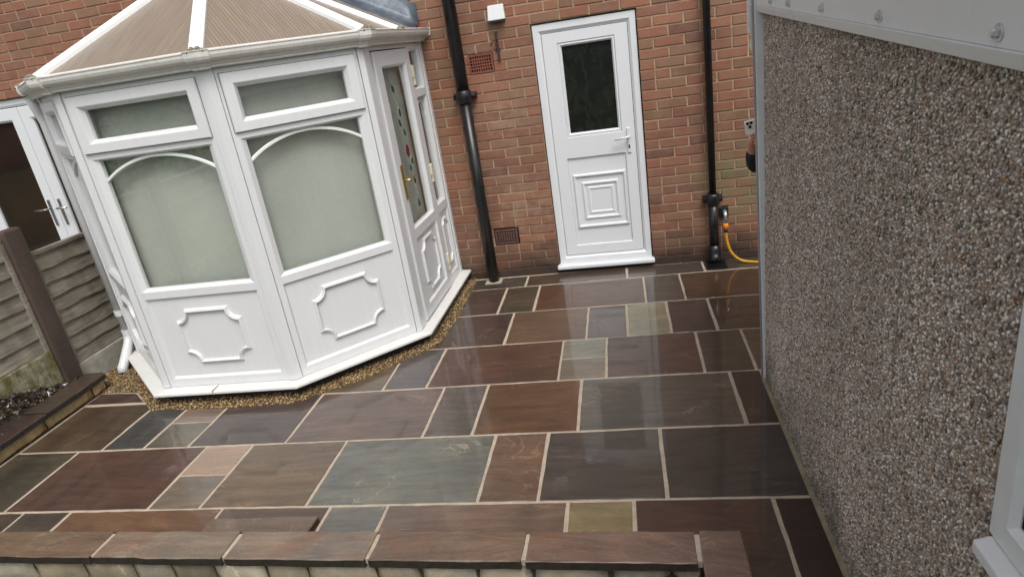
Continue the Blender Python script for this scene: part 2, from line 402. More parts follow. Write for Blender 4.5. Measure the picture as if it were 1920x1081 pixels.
k.col(c); k.set(Roughness=.7); k.bump(k.noise(P, 160, 2), .15, .002); M['blind'] = k.m
k = N('dark_obscure_glass'); P = k.coord()
lf = k.noise(k.mapping(P, (1, 1, .7)), 13, 5, .6, 1.2)
k.col(k.ramp(lf, [(.42, (.008, .009, .008, 1)), (.74, (.020, .023, .018, 1))])); k.set(Roughness=.12); k.bump(lf, .10, .006); M['darkglass'] = k.m
k = N('dark_room_glass'); P = k.coord(); s = k.n('SeparateXYZ'); k.l(P, s.inputs[0])
k.col(k.ramp(k.noise(P, 1.6, 3), [(.35, (.012, .009, .008, 1)), (.8, (.035, .016, .011, 1))])); k.set(Roughness=.03); M['roomglass'] = k.m  # brown-red patches paint the reflection of fence and brick into the dark panes

# ------------------------------------------------------------------ ground and paving
PHI = 0.016934; CP, SP = math.cos(PHI), math.sin(PHI)
def pave(u, v): return (CP*u - SP*v, SP*u + CP*v)
lawn = mk('lawn', [(-30, -45, -.5), (30, -45, -.5), (30, 12, -.5), (-30, 12, -.5)], [(0, 1, 2, 3)], M['grass']); label(lawn, 'short green grass of the garden beyond the patio', 'grass', kind='structure')
ng = G(); ng.box((-9, -6.5, -.49), (-3.62, .35, -.02)); label(ng.obj('neighbour_path', M['tarmac']), 'grey paving on the far side of the fence', 'paving', kind='structure')
D0, PITCH = 0.2701, 0.5459
GAP = .0085
# patio bed (pointing) with its slabs
patio = mk('patio', *(lambda g: (g.v, g.f))(G().prism([(-3.26, .10), (4.2, .10), (4.2, -1.9), (1.335, -1.9), (1.345, -6.2), (.98, -6.2), (.98, -3.32), (-3.24, -3.32)], -.48, .0012)), M['pavejoint'])
label(patio, 'wet multi-coloured sandstone slab patio with pale pointing', 'patio', kind='structure')
slabmesh = 0
def slab_obj(name, poly, z0, z1, colour, mat, parent, jit=.0022, at=None, ch=.004, sides=.0, edge=None):
    """a stone with hand-cut wavy edges: polygon outline, chamfered arris"""
    pts = []
    n = len(poly)
    for i in range(n):
        a = Vector(poly[i]); b = Vector(poly[(i+1) % n]); d = (b-a).length; m = max(1, int(d/.07)); t = (b-a)/max(d, 1e-6); nn = Vector((t.y, -t.x))
        for k in range(m):
            j = random.uniform(-jit, jit*.6) if k else random.uniform(-jit, 0)
            pts.append(a + (b-a)*(k/m) + nn*j)
    n = len(pts); cen = sum(pts, Vector((0, 0)))/n
    inn = []
    for i in range(n):
        a, b, c2 = pts[i-1], pts[i], pts[(i+1) % n]
        t = (c2-a).normalized(); nn = Vector((t.y, -t.x)); inn.append(b - nn*(ch*random.uniform(.6, 1.6)))
    v = [(p.x, p.y, z0) for p in pts] + [(p.x, p.y, z1-ch) for p in pts] + [(p.x, p.y, z1) for p in inn]
    if sides:
        v = v[:n] + [(p[0]+random.uniform(-1, 1)*sides, p[1]+random.uniform(-1, 1)*sides, p[2]+random.uniform(-.4, .4)*sides) for p in v[n:2*n]] + v[2*n:]
    f = [tuple(range(2*n, 3*n))]
    for L0 in (0, n): f += [(L0+i, L0+(i+1) % n, L0+n+(i+1) % n, L0+n+i) for i in range(n)]
    o = mk(name, v, f, mat, parent, at=at)
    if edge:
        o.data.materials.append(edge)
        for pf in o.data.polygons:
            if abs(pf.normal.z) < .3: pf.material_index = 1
    me = o.data; c0 = Vector((cen.x, cen.y, z1))
    base = ORG[o.name]
    if parent:                       # own origin at the stone's middle
        for vv in me.vertices: vv.co -= (c0-base)
        o.location = c0-base
    o.color = colour
    return o
def ccw(poly):
    a = sum(poly[i][0]*poly[(i+1) % len(poly)][1]-poly[(i+1) % len(poly)][0]*poly[i][1] for i in range(len(poly)))
    return poly if a > 0 else poly[::-1]
# gravel strip outline round the conservatory (outer edge), from the ground up
GR = [(-.775, .05), (-.745, -.80), (-.775, -1.315), (-1.21, -1.795), (-1.56, -2.035), (-2.03, -2.062), (-2.62, -2.045), (-2.925, -1.79), (-3.24, -1.775)]
CUT = GR + [(-3.30, -1.775), (-3.30, .05)]          # conservatory side of the line
def segx(a, b, c, d):
    r = (b[0]-a[0], b[1]-a[1]); s = (d[0]-c[0], d[1]-c[1]); den = r[0]*s[1]-r[1]*s[0]
    if abs(den) < 1e-12: return None
    t = ((c[0]-a[0])*s[1]-(c[1]-a[1])*s[0])/den; u = ((c[0]-a[0])*r[1]-(c[1]-a[1])*r[0])/den
    return (t, u) if 0 <= t <= 1 and 0 <= u <= 1 else None
def cut(poly):
    """take the gravel area out of a slab outline (one way in, one way out)"""
    poly = ccw(poly); n = len(poly); ins = [inpoly(p, CUT) for p in poly]
    hits = []
    for i in range(n):
        for j in range(len(GR)-1):
            h = segx(poly[i], poly[(i+1) % n], GR[j], GR[j+1])
            if h: hits.append((i+h[0], j+h[1]))
    if not hits: return None if all(ins) else poly
    hits.sort(); hits = [hits[0], hits[-1]] if len(hits) > 2 else hits
    if len(hits) < 2: return poly
    P = lambda s: (poly[int(s) % n][0]+(poly[(int(s)+1) % n][0]-poly[int(s) % n][0])*(s % 1), poly[int(s) % n][1]+(poly[(int(s)+1) % n][1]-poly[int(s) % n][1])*(s % 1))
    best = None
    for a, b in ((hits[0], hits[1]), (hits[1], hits[0])):   # walk the outline from a to b
        walk = []; k = int(a[0])+1; e = b[0] if b[0] > a[0] else b[0]+n
        while k < e: walk.append(k % n); k += 1
        if all(not ins[i] for i in walk): best = (a, b, walk); 
        if best and walk: break
    if not best: return poly
    a, b, walk = best
    pts = [P(a[0])] + [poly[i] for i in walk] + [P(b[0])]
    ja, jb = b[1], a[1]
    mid = [GR[j] for j in range(len(GR)) if min(ja, jb) < j < max(ja, jb)]
    if ja > jb: mid = mid[::-1]
    return ccw(pts + mid)
ROWS = {  # row: (joints u from the left end to the right end, stone colours as they look wet)
 0: ([-.80, -.294, .571, 1.20, 4.0], [(66, 61, 57), (74, 60, 51), (72, 64, 60), (62, 58, 54)]),
 1: ([-.80, -.446, -.160, .701, .989, 1.85, 2.7, 4.0], [(66, 52, 46), (64, 59, 49), (80, 54, 38), (74, 69, 67), (76, 56, 42), (70, 62, 58), (80, 66, 52)]),
 2: ([-1.00, -.308, .269, .552, .843, 1.138, 2.0, 2.6, 4.0], [(66, 53, 49), (88, 70, 55), (82, 76, 77), ((124, 119, 96), (118, 119, 98)), (66, 58, 59), (70, 56, 45), (80, 70, 66), (74, 60, 50)]),
 3: ([-1.50, -1.022, -.727, .116, .409, .988, 1.276, 2.1, 3.0, 4.0], [(86, 74, 58), (76, 71, 74), (74, 52, 43), ((112, 114, 104), (106, 99, 88)), (76, 57, 51), (72, 62, 55), (82, 68, 55), (66, 56, 50), (84, 76, 70)]),
 4: ([-3.262, -2.664, -2.371, -2.066, -1.431, -.601, -.317, .263, 1.121, 1.325], [(70, 57, 44), (60, 61, 62), ((112, 96, 87), (90, 86, 77)), (70, 60, 59), (90, 75, 71), (80, 73, 71), (86, 62, 42), (80, 75, 70), (56, 45, 42)]),
 5: ([-3.27, -2.818, -1.932, -1.631, -1.043, -.179, .109, .687, 1.332], [(62, 57, 48), (74, 52, 44), ((146, 124, 106), (104, 95, 84)), (92, 77, 59), (93, 96, 92), (96, 77, 64), (66, 61, 59), (58, 56, 55)]),
 6: ([-3.28, -2.674, -2.381, -1.493, -.907, -.613, .247, .540, 1.122, 1.340], [(64, 54, 48), (70, 62, 57), (100, 73, 52), (78, 62, 56), (94, 95, 93), (98, 81, 72), (122, 111, 80), (68, 51, 44), (52, 37, 34)]),
}
def lin(c, f=1.0, sat=.82):
    x = L(*c); y = .3*x[0]+.5*x[1]+.2*x[2]; t = (1.05, 1.0, .93)
    return tuple((y+(x[i]-y)*sat)*f*t[i] for i in range(3))+(1,)
WETF = 1.0
for r, (us, cs) in ROWS.items():
    v1 = -.012 if r == 0 else -(D0+(r-1)*PITCH); v0 = -(D0+r*PITCH)
    for i, c in enumerate(cs):
        u0, u1 = us[i]+GAP, us[i+1]-GAP; b = v0+GAP*.9; t = v1-GAP*.9
        if r == 6: b = -3.275 if u1 < .6 else -3.56
        quads = [(u0, u1, b, t, c)]
        if isinstance(c[0], tuple):
            m = (b+t)/2; quads = [(u0, u1, m+.004, t, c[0]), (u0, u1, b, m-.004, c[1])]
        for (p0, p1, q0, q1, cc) in quads:
            a = [random.uniform(-.002, .002) for _ in range(8)]
            poly = [pave(p0+a[0], q0+a[1]), pave(p1+a[2], q0+a[3]), pave(p1+a[4], q1+a[5]), pave(p0+a[6], q1+a[7])]
            # stop short of the garage, the low walls and the gravel
            if r >= 4: poly = [(min(x, 1.318+.013*(-1.95-y)), y) for x, y in poly]
            poly = [(max(x, -3.238), y) for x, y in poly]
            if r == 0: poly = [(x, min(y, -.006)) for x, y in poly]
            if max(x for x, y in poly)-min(x for x, y in poly) < .03: continue
            poly = cut(ccw(poly))
            if poly is None or len(poly) < 3: continue
            dz = random.uniform(-.0012, .0012)
            o = slab_obj('paving_slab', poly, -.03, dz+.004, lin(cc, WETF), M['slab'], patio, ch=.0018)
            o.rotation_euler = (random.gauss(0, .0022), random.gauss(0, .0022), 0)
# the dark stone under the left-hand gravel corner and the path beside the garage
o = slab_obj('paving_slab', ccw([(-3.236, -1.938), (-2.765, -1.930), (-2.93, -1.800), (-3.236, -1.790)]), -.03, .0045, lin((62, 47, 43)), M['slab'], patio)
for i, (ya, yb, cc) in enumerate([(-3.58, -4.12, (70, 58, 50)), (-4.14, -4.68, (84, 70, 60)), (-4.70, -5.5, (74, 60, 52))]):
    slab_obj('paving_slab', ccw([(1.02, yb), (1.328, yb), (1.328, ya), (1.02, ya)]), -.03, .004, lin(cc), M['slab'], patio)
# loose stone left lying on the patio behind the low wall
ls = slab_obj('loose_slab', ccw([(-1.415, -3.27), (-.872, -3.27), (-.862, -3.122), (-1.425, -3.136)]), .0065, .040, lin((98, 82, 71)), M['slab'], None, at=(-1.14, -3.2, .0065), jit=.003, sides=.003, edge=M['darkside'])
label(ls, 'loose brown sandstone offcut lying on the patio behind the low front wall', 'stone slab')
# gravel: bed and stones
bedpoly = ccw(GR + [(-3.24, .04)]); fix = [(x, y) for x, y in bedpoly]
def stones(name, pts, size, mat, flat=.6, normal='z', parent=None, tilt=.5, attrs=None, smooth=True, half=False):
    """many small rounded stones in one mesh, each with its own random number"""
    t = (1+5**.5)/2
    V = np.array([(-1,t,0),(1,t,0),(-1,-t,0),(1,-t,0),(0,-1,t),(0,1,t),(0,-1,-t),(0,1,-t),(t,0,-1),(t,0,1),(-t,0,-1),(-t,0,1)], float); V /= np.linalg.norm(V[0])
    F = np.array([(0,11,5),(0,5,1),(0,1,7),(0,7,10),(0,10,11),(1,5,9),(5,11,4),(11,10,2),(10,7,6),(7,1,8),(3,9,4),(3,4,2),(3,2,6),(3,6,8),(3,8,9),(4,9,5),(2,4,11),(6,2,10),(8,6,7),(9,8,1)])
    pts = np.asarray(pts, float); n = len(pts)
    S = size*np.stack([rng.uniform(.7, 1.35, n), rng.uniform(.7, 1.2, n), rng.uniform(.7, 1.2, n)*flat], 1)
    A = rng.uniform(0, 2*np.pi, n); B = rng.normal(0, tilt, n); C = rng.normal(0, tilt, n)
    vv = V[None]*(1+rng.normal(0, .09, (n, 12, 1)))*S[:, None, :]
    def rot(v, a, i, j):
        c, s = np.cos(a)[:, None], np.sin(a)[:, None]; x, y = v[..., i].copy(), v[..., j].copy(); v[..., i] = c*x-s*y; v[..., j] = s*x+c*y
    rot(vv, A, 0, 1); rot(vv, B, 0, 2); rot(vv, C, 1, 2)
    if normal == 'x': vv = np.stack([-vv[..., 2], vv[..., 0], vv[..., 1]], -1)
    vv += pts[:, None, :]
    if half:   # drop the faces buried in the wall
        keep = [i for i, f in enumerate(F)]
    co = (vv.reshape(-1, 3) - np.array(org(parent))).astype(np.float32)
    ff = (F[None] + 12*np.arange(n)[:, None, None]).reshape(-1, 3)
    me = bpy.data.meshes.new(name); me.vertices.add(len(co)); me.vertices.foreach_set('co', co.ravel())
    me.loops.add(ff.size); me.loops.foreach_set('vertex_index', ff.ravel().astype(np.int32))
    me.polygons.add(len(ff)); me.polygons.foreach_set('loop_start', np.arange(0, ff.size, 3, dtype=np.int32)); me.polygons.foreach_set('loop_total', np.full(len(ff), 3, np.int32))
    me.update(calc_edges=True)
    at = me.attributes.new('rnd', 'FLOAT', 'POINT'); at.data.foreach_set('value', np.repeat(rng.uniform(0, 1, n), 12).astype(np.float32))
    me.polygons.foreach_set('use_smooth', np.full(len(ff), smooth))
    me.materials.append(mat); o = bpy.data.objects.new(name, me); COL.objects.link(o)
    if parent: o.parent = parent
    ORG[o.name] = org(parent); o['kind'] = 'stuff'
    return o
IN = offs([(x, y) for x, y in [(-.905, .04), (-.905, -1.26), (-1.575, -1.91), (-2.545, -1.935), (-3.22, -1.29), (-3.23, .04)]][::-1], -.03)[::-1]
pts = []
x0, y0 = -3.24, -2.07
while len(pts) < 11500:
    x = random.uniform(-3.47, -.735); y = random.uniform(-2.07, .02)
    if x < -3.24 and (y < -1.66): continue
    if not (inpoly((x, y), CUT) or (x <= -3.24)): continue
    if inpoly((x, y), [(a, b) for a, b in IN]): continue
    d = random.random()
    pts.append((x, y, -.006 + .020*random.random()))
bed = mk('gravel_bed', *(lambda g: (g.v, g.f))(G().prism(ccw([(-.775, .02)] + GR[1:-1] + [(-3.24, -1.775), (-3.47, -1.66), (-3.47, .02)]), -.03, .0042)), M['gravelbed'])
label(bed, 'ground under the golden gravel strip round the conservatory', 'gravel bed', kind='structure')
gv = stones('gravel', pts, .0082, M['gravel'], .65); label(gv, 'golden pea gravel filling the strip round the conservatory', 'gravel', kind='stuff')

# ------------------------------------------------------------------ the brick house
house = root('brick_house', (-1.5, 0, 0), 'red brick house wall with a white back door and black drainpipes', 'house')
CH, BL = .0762, .2286
wall = G(); YB = .0065
# mortar backing with real openings
def wall_rects(x0, x1, z0, z1, holes):
    xs = sorted({x0, x1, *[h[0] for h in holes], *[h[1] for h in holes]}); zs = sorted({z0, z1, *[h[2] for h in holes], *[h[3] for h in holes]})
    for a, b in zip(xs[:-1], xs[1:]):
        for c2, d in zip(zs[:-1], zs[1:]):
            mx, mz = (a+b)/2, (c2+d)/2
            if any(h[0] < mx < h[1] and h[2] < mz < h[3] for h in holes): continue
            yield a, b, c2, d
DOOR = (-.006, .803, .0, 27*CH); FRD = (-5.755, -3.985, .0, 28*CH)
AIR1 = (-.535, -.3285, 23*CH, 25*CH); AIR2 = (-.55, -.328, 4*CH, 6*CH)
HOLES = [DOOR, FRD, AIR1, AIR2]
for a, b, c2, d in wall_rects(-7.2, 3.4, -.5, 5.3, HOLES):
    wall.add([(a, YB, c2), (b, YB, c2), (b, YB, d), (a, YB, d)], [(0, 1, 2, 3)])
for h in HOLES:   # reveals
    x0, x1, z0, z1 = h
    wall.add([(x0, YB, z0), (x0, .3, z0), (x0, .3, z1), (x0, YB, z1)], [(0, 1, 2, 3)])
    wall.add([(x1, YB, z0), (x1, .3, z0), (x1, .3, z1), (x1, YB, z1)], [(0, 1, 2, 3)])
    wall.add([(x0, YB, z1), (x1, YB, z1), (x1, .3, z1), (x0, .3, z1)], [(0, 1, 2, 3)])
wall.box((-7.2, .31, -.5), (3.4, .4, 5.3))
wall.obj('mortar_wall', M['mortar'], house)
rf = G(); rf.hexa([(-7.6, -.35, 5.25), (3.8, -.35, 5.25), (3.8, 4.5, 7.6), (-7.6, 4.5, 7.6), (-7.6, -.35, 5.35), (3.8, -.35, 5.35), (3.8, 4.5, 7.75), (-7.6, 4.5, 7.75)])
rf.obj('roof', M['roof'], house)
# bricks
cons_px = [(44, 172), (295, -10), (300, -40), (660, -40), (790, 40), (806, 62), (795, 90), (880, 515), (700, 760), (0, 760), (0, 470), (60, 300)]
gar_px = [(1400, -20), (1398, 10), (1414, 100), (1428, 700), (1920, 1081), (1920, -20)]
bricks = []
for r in range(0, 69):
    z = (r+.5)*CH
    ph = -.2283 if (15-r) % 2 == 0 else -.2283+BL/2
    i0 = math.floor((-7.1-ph)/BL); x = ph+i0*BL; segs = []
    rr = random.Random(r*17+3)
    while x < 3.35:
        ln = BL
        if rr.random() < .07: segs += [(x, x+BL/2), (x+BL/2, x+BL)]
        else: segs.append((x, x+BL))
        x += BL
    for (a, b) in segs:
        for (h, mar) in ((DOOR, .012), (FRD, .012), (AIR1, 0.004), (AIR2, .004)):
            if h[2]-.01 < z < h[3]:
                if b <= h[0] or a >= h[1]: continue
                if a < h[0]-.03 and b > h[0]: b = h[0]+.005
                elif b > h[1]+.03 and a < h[1]: a = h[1]-.005
                else: a = b
        if b-a < .035: continue
        if -3.16 < (a+b)/2 < -.97 and z < 2.08: continue
        bricks.append((a+.0058, b-.0058, z, r))
def seen(bk):
    a, b, z, r = bk; pts = [project((x, 0, zz)) for x in (a, b) for zz in (z-.033, z+.033)]
    if any(p is None for p in pts): return 0
    c = project(((a+b)/2, 0, z))
    if not (-15 < c[0] < 1935 and -8 < c[1] < 1089): return 0
    if inpoly(c, cons_px) or inpoly(c, gar_px): return 0
    xs = [p[0] for p in pts]; ys = [p[1] for p in pts]; return (max(xs)-min(xs))*(max(ys)-min(ys))
sc_ = sorted(((seen(b), i) for i, b in enumerate(bricks)), reverse=True)
own = {i for s, i in sc_[:300] if s > 0}
def brick_geo(w, h, d, jit):
    j = lambda: random.uniform(-jit, jit); hw, hh = w/2, h/2; c2 = .0035
    o4 = [(-hw+j(), -hh+j()), (hw+j(), -hh+j()), (hw+j(), hh+j()), (-hw+j(), hh+j())]
    yf = -d + random.uniform(-.0015, .0015)
    v = [(x, .012, z) for x, z in o4] + [(x, yf+c2, z) for x, z in o4] + [(x*(1-c2/hw), yf, z*(1-c2/hh)) for x, z in o4]
    f = [(4*k+i, 4*k+(i+1) % 4, 4*k+4+(i+1) % 4, 4*k+4+i) for k in (0, 1) for i in range(4)] + [(8, 9, 10, 11)]
    return v, f
variants = []
for i in range(7):
    v, f = brick_geo(.2186, .0662, .0, .0022); me = bpy.data.meshes.new('brick'); me.from_pydata(v, [], f); me.update()
    bm = bmesh.new(); bm.from_mesh(me); bmesh.ops.recalc_face_normals(bm, faces=bm.faces); bm.to_mesh(me); bm.free(); me.materials.append(M['brick']); variants.append(me)
rest = G(); restr = []
for i, (a, b, z, r) in enumerate(bricks):
    if i in own:
        o = bpy.data.objects.new('brick', random.choice(variants)); COL.objects.link(o); o.parent = house
        o.location = ((a+b)/2 - ORG[house.name].x, random.uniform(-.0012, .0012), z+random.uniform(-.001, .001)); o.scale = ((b-a)/.2186, 1, 1)
        ORG[o.name] = org(house)
    else:
        v, f = brick_geo(b-a, .0662, 0, .002); rest.add([(x+(a+b)/2, y, zz+z) for x, y, zz in v], f); restr += [random.random()]*len(v)
ro = rest.obj('brickwork', M['brick_stuff'], house); ro['kind'] = 'stuff'
at = ro.data.attributes.new('rnd', 'FLOAT', 'POINT'); at.data.foreach_set('value', np.array(restr, np.float32))

# ---- rectangular frames with a stepped profile, in a vertical plane
class Plane:
    """u along, w outward, z up"""
    def __init__(s, A, B):
        s.A = Vector(A); d = Vector(B)-s.A; s.len = d.length; s.u = d.normalized(); s.n = Vector((s.u.y, -s.u.x))
    def P(s, u, w, z):
        q = s.A + s.u*u + s.n*w; return (q.x, q.y, z)
    def ring(s, g, outer, inner, prof):
        """outer/inner (u0,u1,z0,z1); prof: list of (t from outer to inner, w)"""
        loops = []
        for t, w in prof:
            r = [outer[i]+(inner[i]-outer[i])*t for i in range(4)]
            loops.append([s.P(r[0], w, r[2]), s.P(r[1], w, r[2]), s.P(r[1], w, r[3]), s.P(r[0], w, r[3])])
        v = [p for lp in loops for p in lp]
        f = [(4*k+i, 4*k+(i+1) % 4, 4*k+4+(i+1) % 4, 4*k+4+i) for k in range(len(loops)-1) for i in range(4)]
        g.add(v, f); return g
    def slab(s, g, u0, u1, z0, z1, w0, w1):
        c = [(u0, w0), (u1, w0), (u1, w1), (u0, w1)]
        g.hexa([s.P(u, w, z0) for u, w in c] + [s.P(u, w, z1) for u, w in c]); return g
    def strip(s, g, path, width, w0, w1, closed=False, flat=.45):
        """moulding of trapezoid section following a path of (u,z)"""
        n = len(path); v = []
        for i, (u, z) in enumerate(path):
            if closed: a, b = path[i-1], path[(i+1) % n]
            else: a, b = path[max(0, i-1)], path[min(n-1, i+1)]
            p1 = Vector((u-a[0], z-a[1])); p2 = Vector((b[0]-u, b[1]-z))
            p1 = p1.normalized() if p1.length > 0 else p2.normalized(); p2 = p2.normalized() if p2.length > 0 else p1
            n1 = Vector((p1.y, -p1.x)); n2 = Vector((p2.y, -p2.x)); m = n1+n2
            m = m.normalized() if m.length > 1e-4 else n1
            k = min(1.8, 1/max(.35, m.dot(n1)))*width/2
            for sgn, ww in ((1, w0), (flat, w1), (-flat, w1), (-1, w0)):
                v.append(s.P(u+m.x*k*sgn, ww, z+m.y*k*sgn))
        e = n if closed else n-1
        f = [(4*i+q, 4*i+q+1, 4*((i+1) % n)+q+1, 4*((i+1) % n)+q) for i in range(e) for q in range(3)]
        if not closed: f += [(0, 1, 2, 3), tuple(4*(n-1)+q for q in (3, 2, 1, 0))]
        g.add(v, f); return g
    def pane(s, g, u0, u1, z0, z1, w):
        q = [Vector(s.P(u0, w, z0)), Vector(s.P(u1, w, z0)), Vector(s.P(u1, w, z1)), Vector(s.P(u0, w, z1))]
        n = (q[1]-q[0]).cross(q[2]-q[0]); o = Vector((s.n.x, s.n.y, 0))
        g.add(q, [(0, 1, 2, 3)] if n.dot(o) > 0 else [(3, 2, 1, 0)]); return g

# ---- white back door
HP = Plane((0, 0), (1, 0))      # u = world x, outward = -y (towards the garden)
PROF = lambda d0, d1, back: [(0, back), (0, d0), (.86, d0), (1, d1), (1, d1-.02)]
g = G(); HP.ring(g, (.002, .794, .076, 2.045), (.066, .732, .145, 1.976), [(0, -.09), (0, -.022), (.06, -.018), (.70, -.018), (1, -.034), (1, -.07)])
door = g.obj('back_door', M['upvc_door'], house); door['label'] = 'white plastic back door with a dark obscure glass upper pane'
g = G(); leaf = (.070, .728, .150, 1.972)
for outer, inner in (((.070, .728, 1.065, 1.972), (.190, .622, 1.165, 1.888)), ((.070, .728, .150, 1.065), (.165, .640, .235, .985))):
    HP.ring(g, outer, inner, [(0, -.06), (0, -.026), (.94, -.026), (1, -.036), (1, -.062)])
g.obj('door_leaf', M['upvc_door'], door)
g = G(); HP.ring(g, (.1905, .6215, 1.1655, 1.8875), (.214, .600, 1.190, 1.862), [(0, -.05), (0, -.032), (.5, -.030), (1, -.044), (1, -.06)]); g.obj('glazing_bead', M['upvc_door'], door)
g = G(); HP.pane(g, .205, .608, 1.18, 1.87, -.056); g.obj('pane', M['darkglass'], door, keep=True)
g = G(); HP.slab(g, .166, .639, .236, .984, -.075, -.0405); g.obj('lower_panel', M['upvc_door'], door)
for a, b, c2, d, h in ((.205, .618, .395, .835, .016), (.272, .552, .468, .765, .012), (.315, .510, .512, .722, .006)):
    g = G(); pth = [(a, c2), (b, c2), (b, d), (a, d)]; HP.strip(g, pth, .030, -.0405, -.0405+h, True, .3); g.obj('panel_moulding', M['upvc_door'], door)
g = G(); HP.slab(g, -.022, .815, .040, .078, -.05, .048); g.obj('door_sill', M['upvc_door'], door, bevel=.012, seg=3)
g = G(); HP.slab(g, .662, .690, .985, 1.185, -.026, -.014); g.obj('handle_plate', M['upvc'], door, bevel=.004)
g = G(); g.tube([(.676, .014, 1.118), (.676, -.030, 1.118), (.664, -.036, 1.116), (.565, -.036, 1.108)], .009, 10); g.obj('handle_lever', M['upvc'], door, smooth=True)
g = G(); HP.slab(g, .670, .682, 1.02, 1.05, -.014, -.012); g.obj('keyhole', M['seal'], door)
g = G(); g.box((-.01, .01, .0), (.806, .28, .039)); g.obj('threshold', M['dark'], door)
g = G(); g.box((.0, .095, .07), (.80, .11, 2.05)); g.obj('door_back', M['dark'], door)

# ---- neighbour's French doors in the same wall
g = G(); HP.ring(g, (-5.735, -4.005, .05, 2.125), (-5.675, -4.065, .11, 2.062), [(0, -.12), (0, -.03), (.7, -.03), (1, -.04), (1, -.09)])
fd = g.obj('french_door', M['upvc_door'], house); fd['label'] = 'white double glass doors with dark panes behind the fence'
for a, b in ((-5.671, -4.871), (-4.865, -4.069)):
    g = G(); HP.ring(g, (a, b, .115, 2.055), (a+.115, b-.115, .26, 1.932), [(0, -.08), (0, -.036), (.05, -.03), (.84, -.03), (1, -.048), (1, -.075)]); g.obj('door_leaf', M['upvc_door'], fd)
    g = G(); HP.pane(g, a+.10, b-.10, .24, 1.97, -.068); g.obj('pane', M['roomglass'], fd, keep=True)
for s, u in ((-1, -4.928), (1, -4.808)):
    g = G(); HP.slab(g, u-.014, u+.014, .92, 1.18, -.03, -.018); g.obj('handle_plate', M['steel'], fd, bevel=.004)
    g = G(); g.tube([(u, .018, 1.095), (u, -.035, 1.095), (u+s*.012, -.040, 1.095), (u+s*.125, -.040, 1.095)], .009, 10); g.obj('handle_lever', M['steel'], fd, smooth=True)

# ---- air bricks, vent, bracket
def airbrick(x0, x1, z0, z1, rows, cols, mat):
    g = G(); HP.ring(g, (x0, x1, z0, z1), (x0+.014, x1-.014, z0+.014, z1-.014), [(0, -.012), (0, .003), (1, .003), (1, -.03)])
    dx = (x1-x0-.028)/cols; dz = (z1-z0-.028)/rows
    for i in range(1, cols): HP.slab(g, x0+.014+i*dx-.004, x0+.014+i*dx+.004, z0+.014, z1-.014, -.03, .001)
    for i in range(1, rows): HP.slab(g, x0+.014, x1-.014, z0+.014+i*dz-.004, z0+.014+i*dz+.004, -.03, .0015)
    ab = g.obj('air_brick', mat, house)
    g = G(); HP.pane(g, x0-.01, x1+.01, z0-.01, z1+.01, -.032); g.obj('air_brick_void', M['dark'], ab); return ab
airbrick(AIR1[0]+.003, AIR1[1]-.003, AIR1[2]+.004, AIR1[3]-.004, 5, 9, M['terracotta'])
airbrick(AIR2[0]+.012, AIR2[1]-.012, AIR2[2]+.012, AIR2[3]-.012, 5, 8, mat_plain('old_terracotta', L(92, 66, 58), .85, var=.35, scale=40, bump=.5))
g = G()
g.hexa([(-.318, -.055, 2.125), (-.182, -.055, 2.125), (-.182, .0, 2.125), (-.318, .0, 2.125), (-.312, -.030, 2.235), (-.188, -.030, 2.235), (-.188, .0, 2.235), (-.312, .0, 2.235)])
vc = g.obj('vent_cowl', M['upvc'], house, bevel=.006); vc['label'] = 'small white plastic wall vent cowl'
g = G(); g.box((-.308, -.050, 2.112), (-.192, -.003, 2.124)); g.obj('vent_mouth', M['seal'], vc)
g = G(); g.box((-.286, -.016, 1.825), (-.268, -.002, 2.045)); g.tube([(-.277, -.016, 1.99), (-.285, -.055, 1.985), (-.310, -.075, 1.965), (-.318, -.07, 1.945)], .006, 8); g.box((-.300, -.010, 1.90), (-.262, -.001, 1.925))
g.obj('iron_bracket', M['rust'], house, bevel=.002)
# ---- drainpipes
def pipe(x, y, segs, name, lab):
    g = G()
    for z0, z1, r in segs: g.tube([(x, y, z0), (x, y, z1)], r, 20)
    o = g.obj(name, M['blackpipe'], house, smooth=False); o['label'] = lab
    for p in o.data.polygons: p.use_smooth = len(p.vertices) == 4
    return o
pl = pipe(-.592, -.088, [(.004, 1.60, .045), (1.56, 5.1, .049)], 'soil_pipe', 'thick black soil pipe beside the conservatory')
def collar(parent, x, y, z, r, wide):
    g = G(); g.tube([(x, y, z-.052), (x, y, z-.035), (x, y, z+.035), (x, y, z+.052)], [r, r+.012, r+.014, r+.002], 20)
    g.box((x-wide, y+.035, z-.02), (x+wide, .0, z+.028)); g.box((x-wide+.0, y-.0, z-.018), (x+wide, y+.02, z+.018))
    o = g.obj('collar', M['blackpipe'], parent)
    for p in o.data.polygons: p.use_smooth = len(p.vertices) == 4 and abs(p.normal.z) < .9 and p.area < .01
collar(pl, -.592, -.088, 1.60, .050, .09); collar(pl, -.592, -.088, 3.4, .050, .09)
g = G(); g.prism([(-.665, -.150), (-.52, -.150), (-.52, -.02), (-.665, -.02)], -.004, .010); g.obj('mortar_collar', M['pavejoint'], pl)
pr = pipe(1.302, -.062, [(.10, .55, .036), (.50, 5.1, .0275)], 'rainwater_pipe', 'slim black rainwater pipe between the back door and the garage')
collar(pr, 1.302, -.062, .545, .036, .075); collar(pr, 1.302, -.062, 2.6, .03, .07)
g = G(); g.tube([(1.302, -.062, .16), (1.302, -.062, .10), (1.302, -.085, .055), (1.302, -.12, .03)], [.042, .043, .042, .040], 16); g.obj('shoe', M['blackpipe'], pr, smooth=True)
gl = root('drain_gully', (1.305, -.13, 0), 'square black drain gully grate under the slim rainwater pipe', 'drain')
g = G(); g.box((1.225, -.235, -.02), (1.385, -.03, .012)); g.obj('grate_frame', M['blackpipe'], gl, bevel=.005)
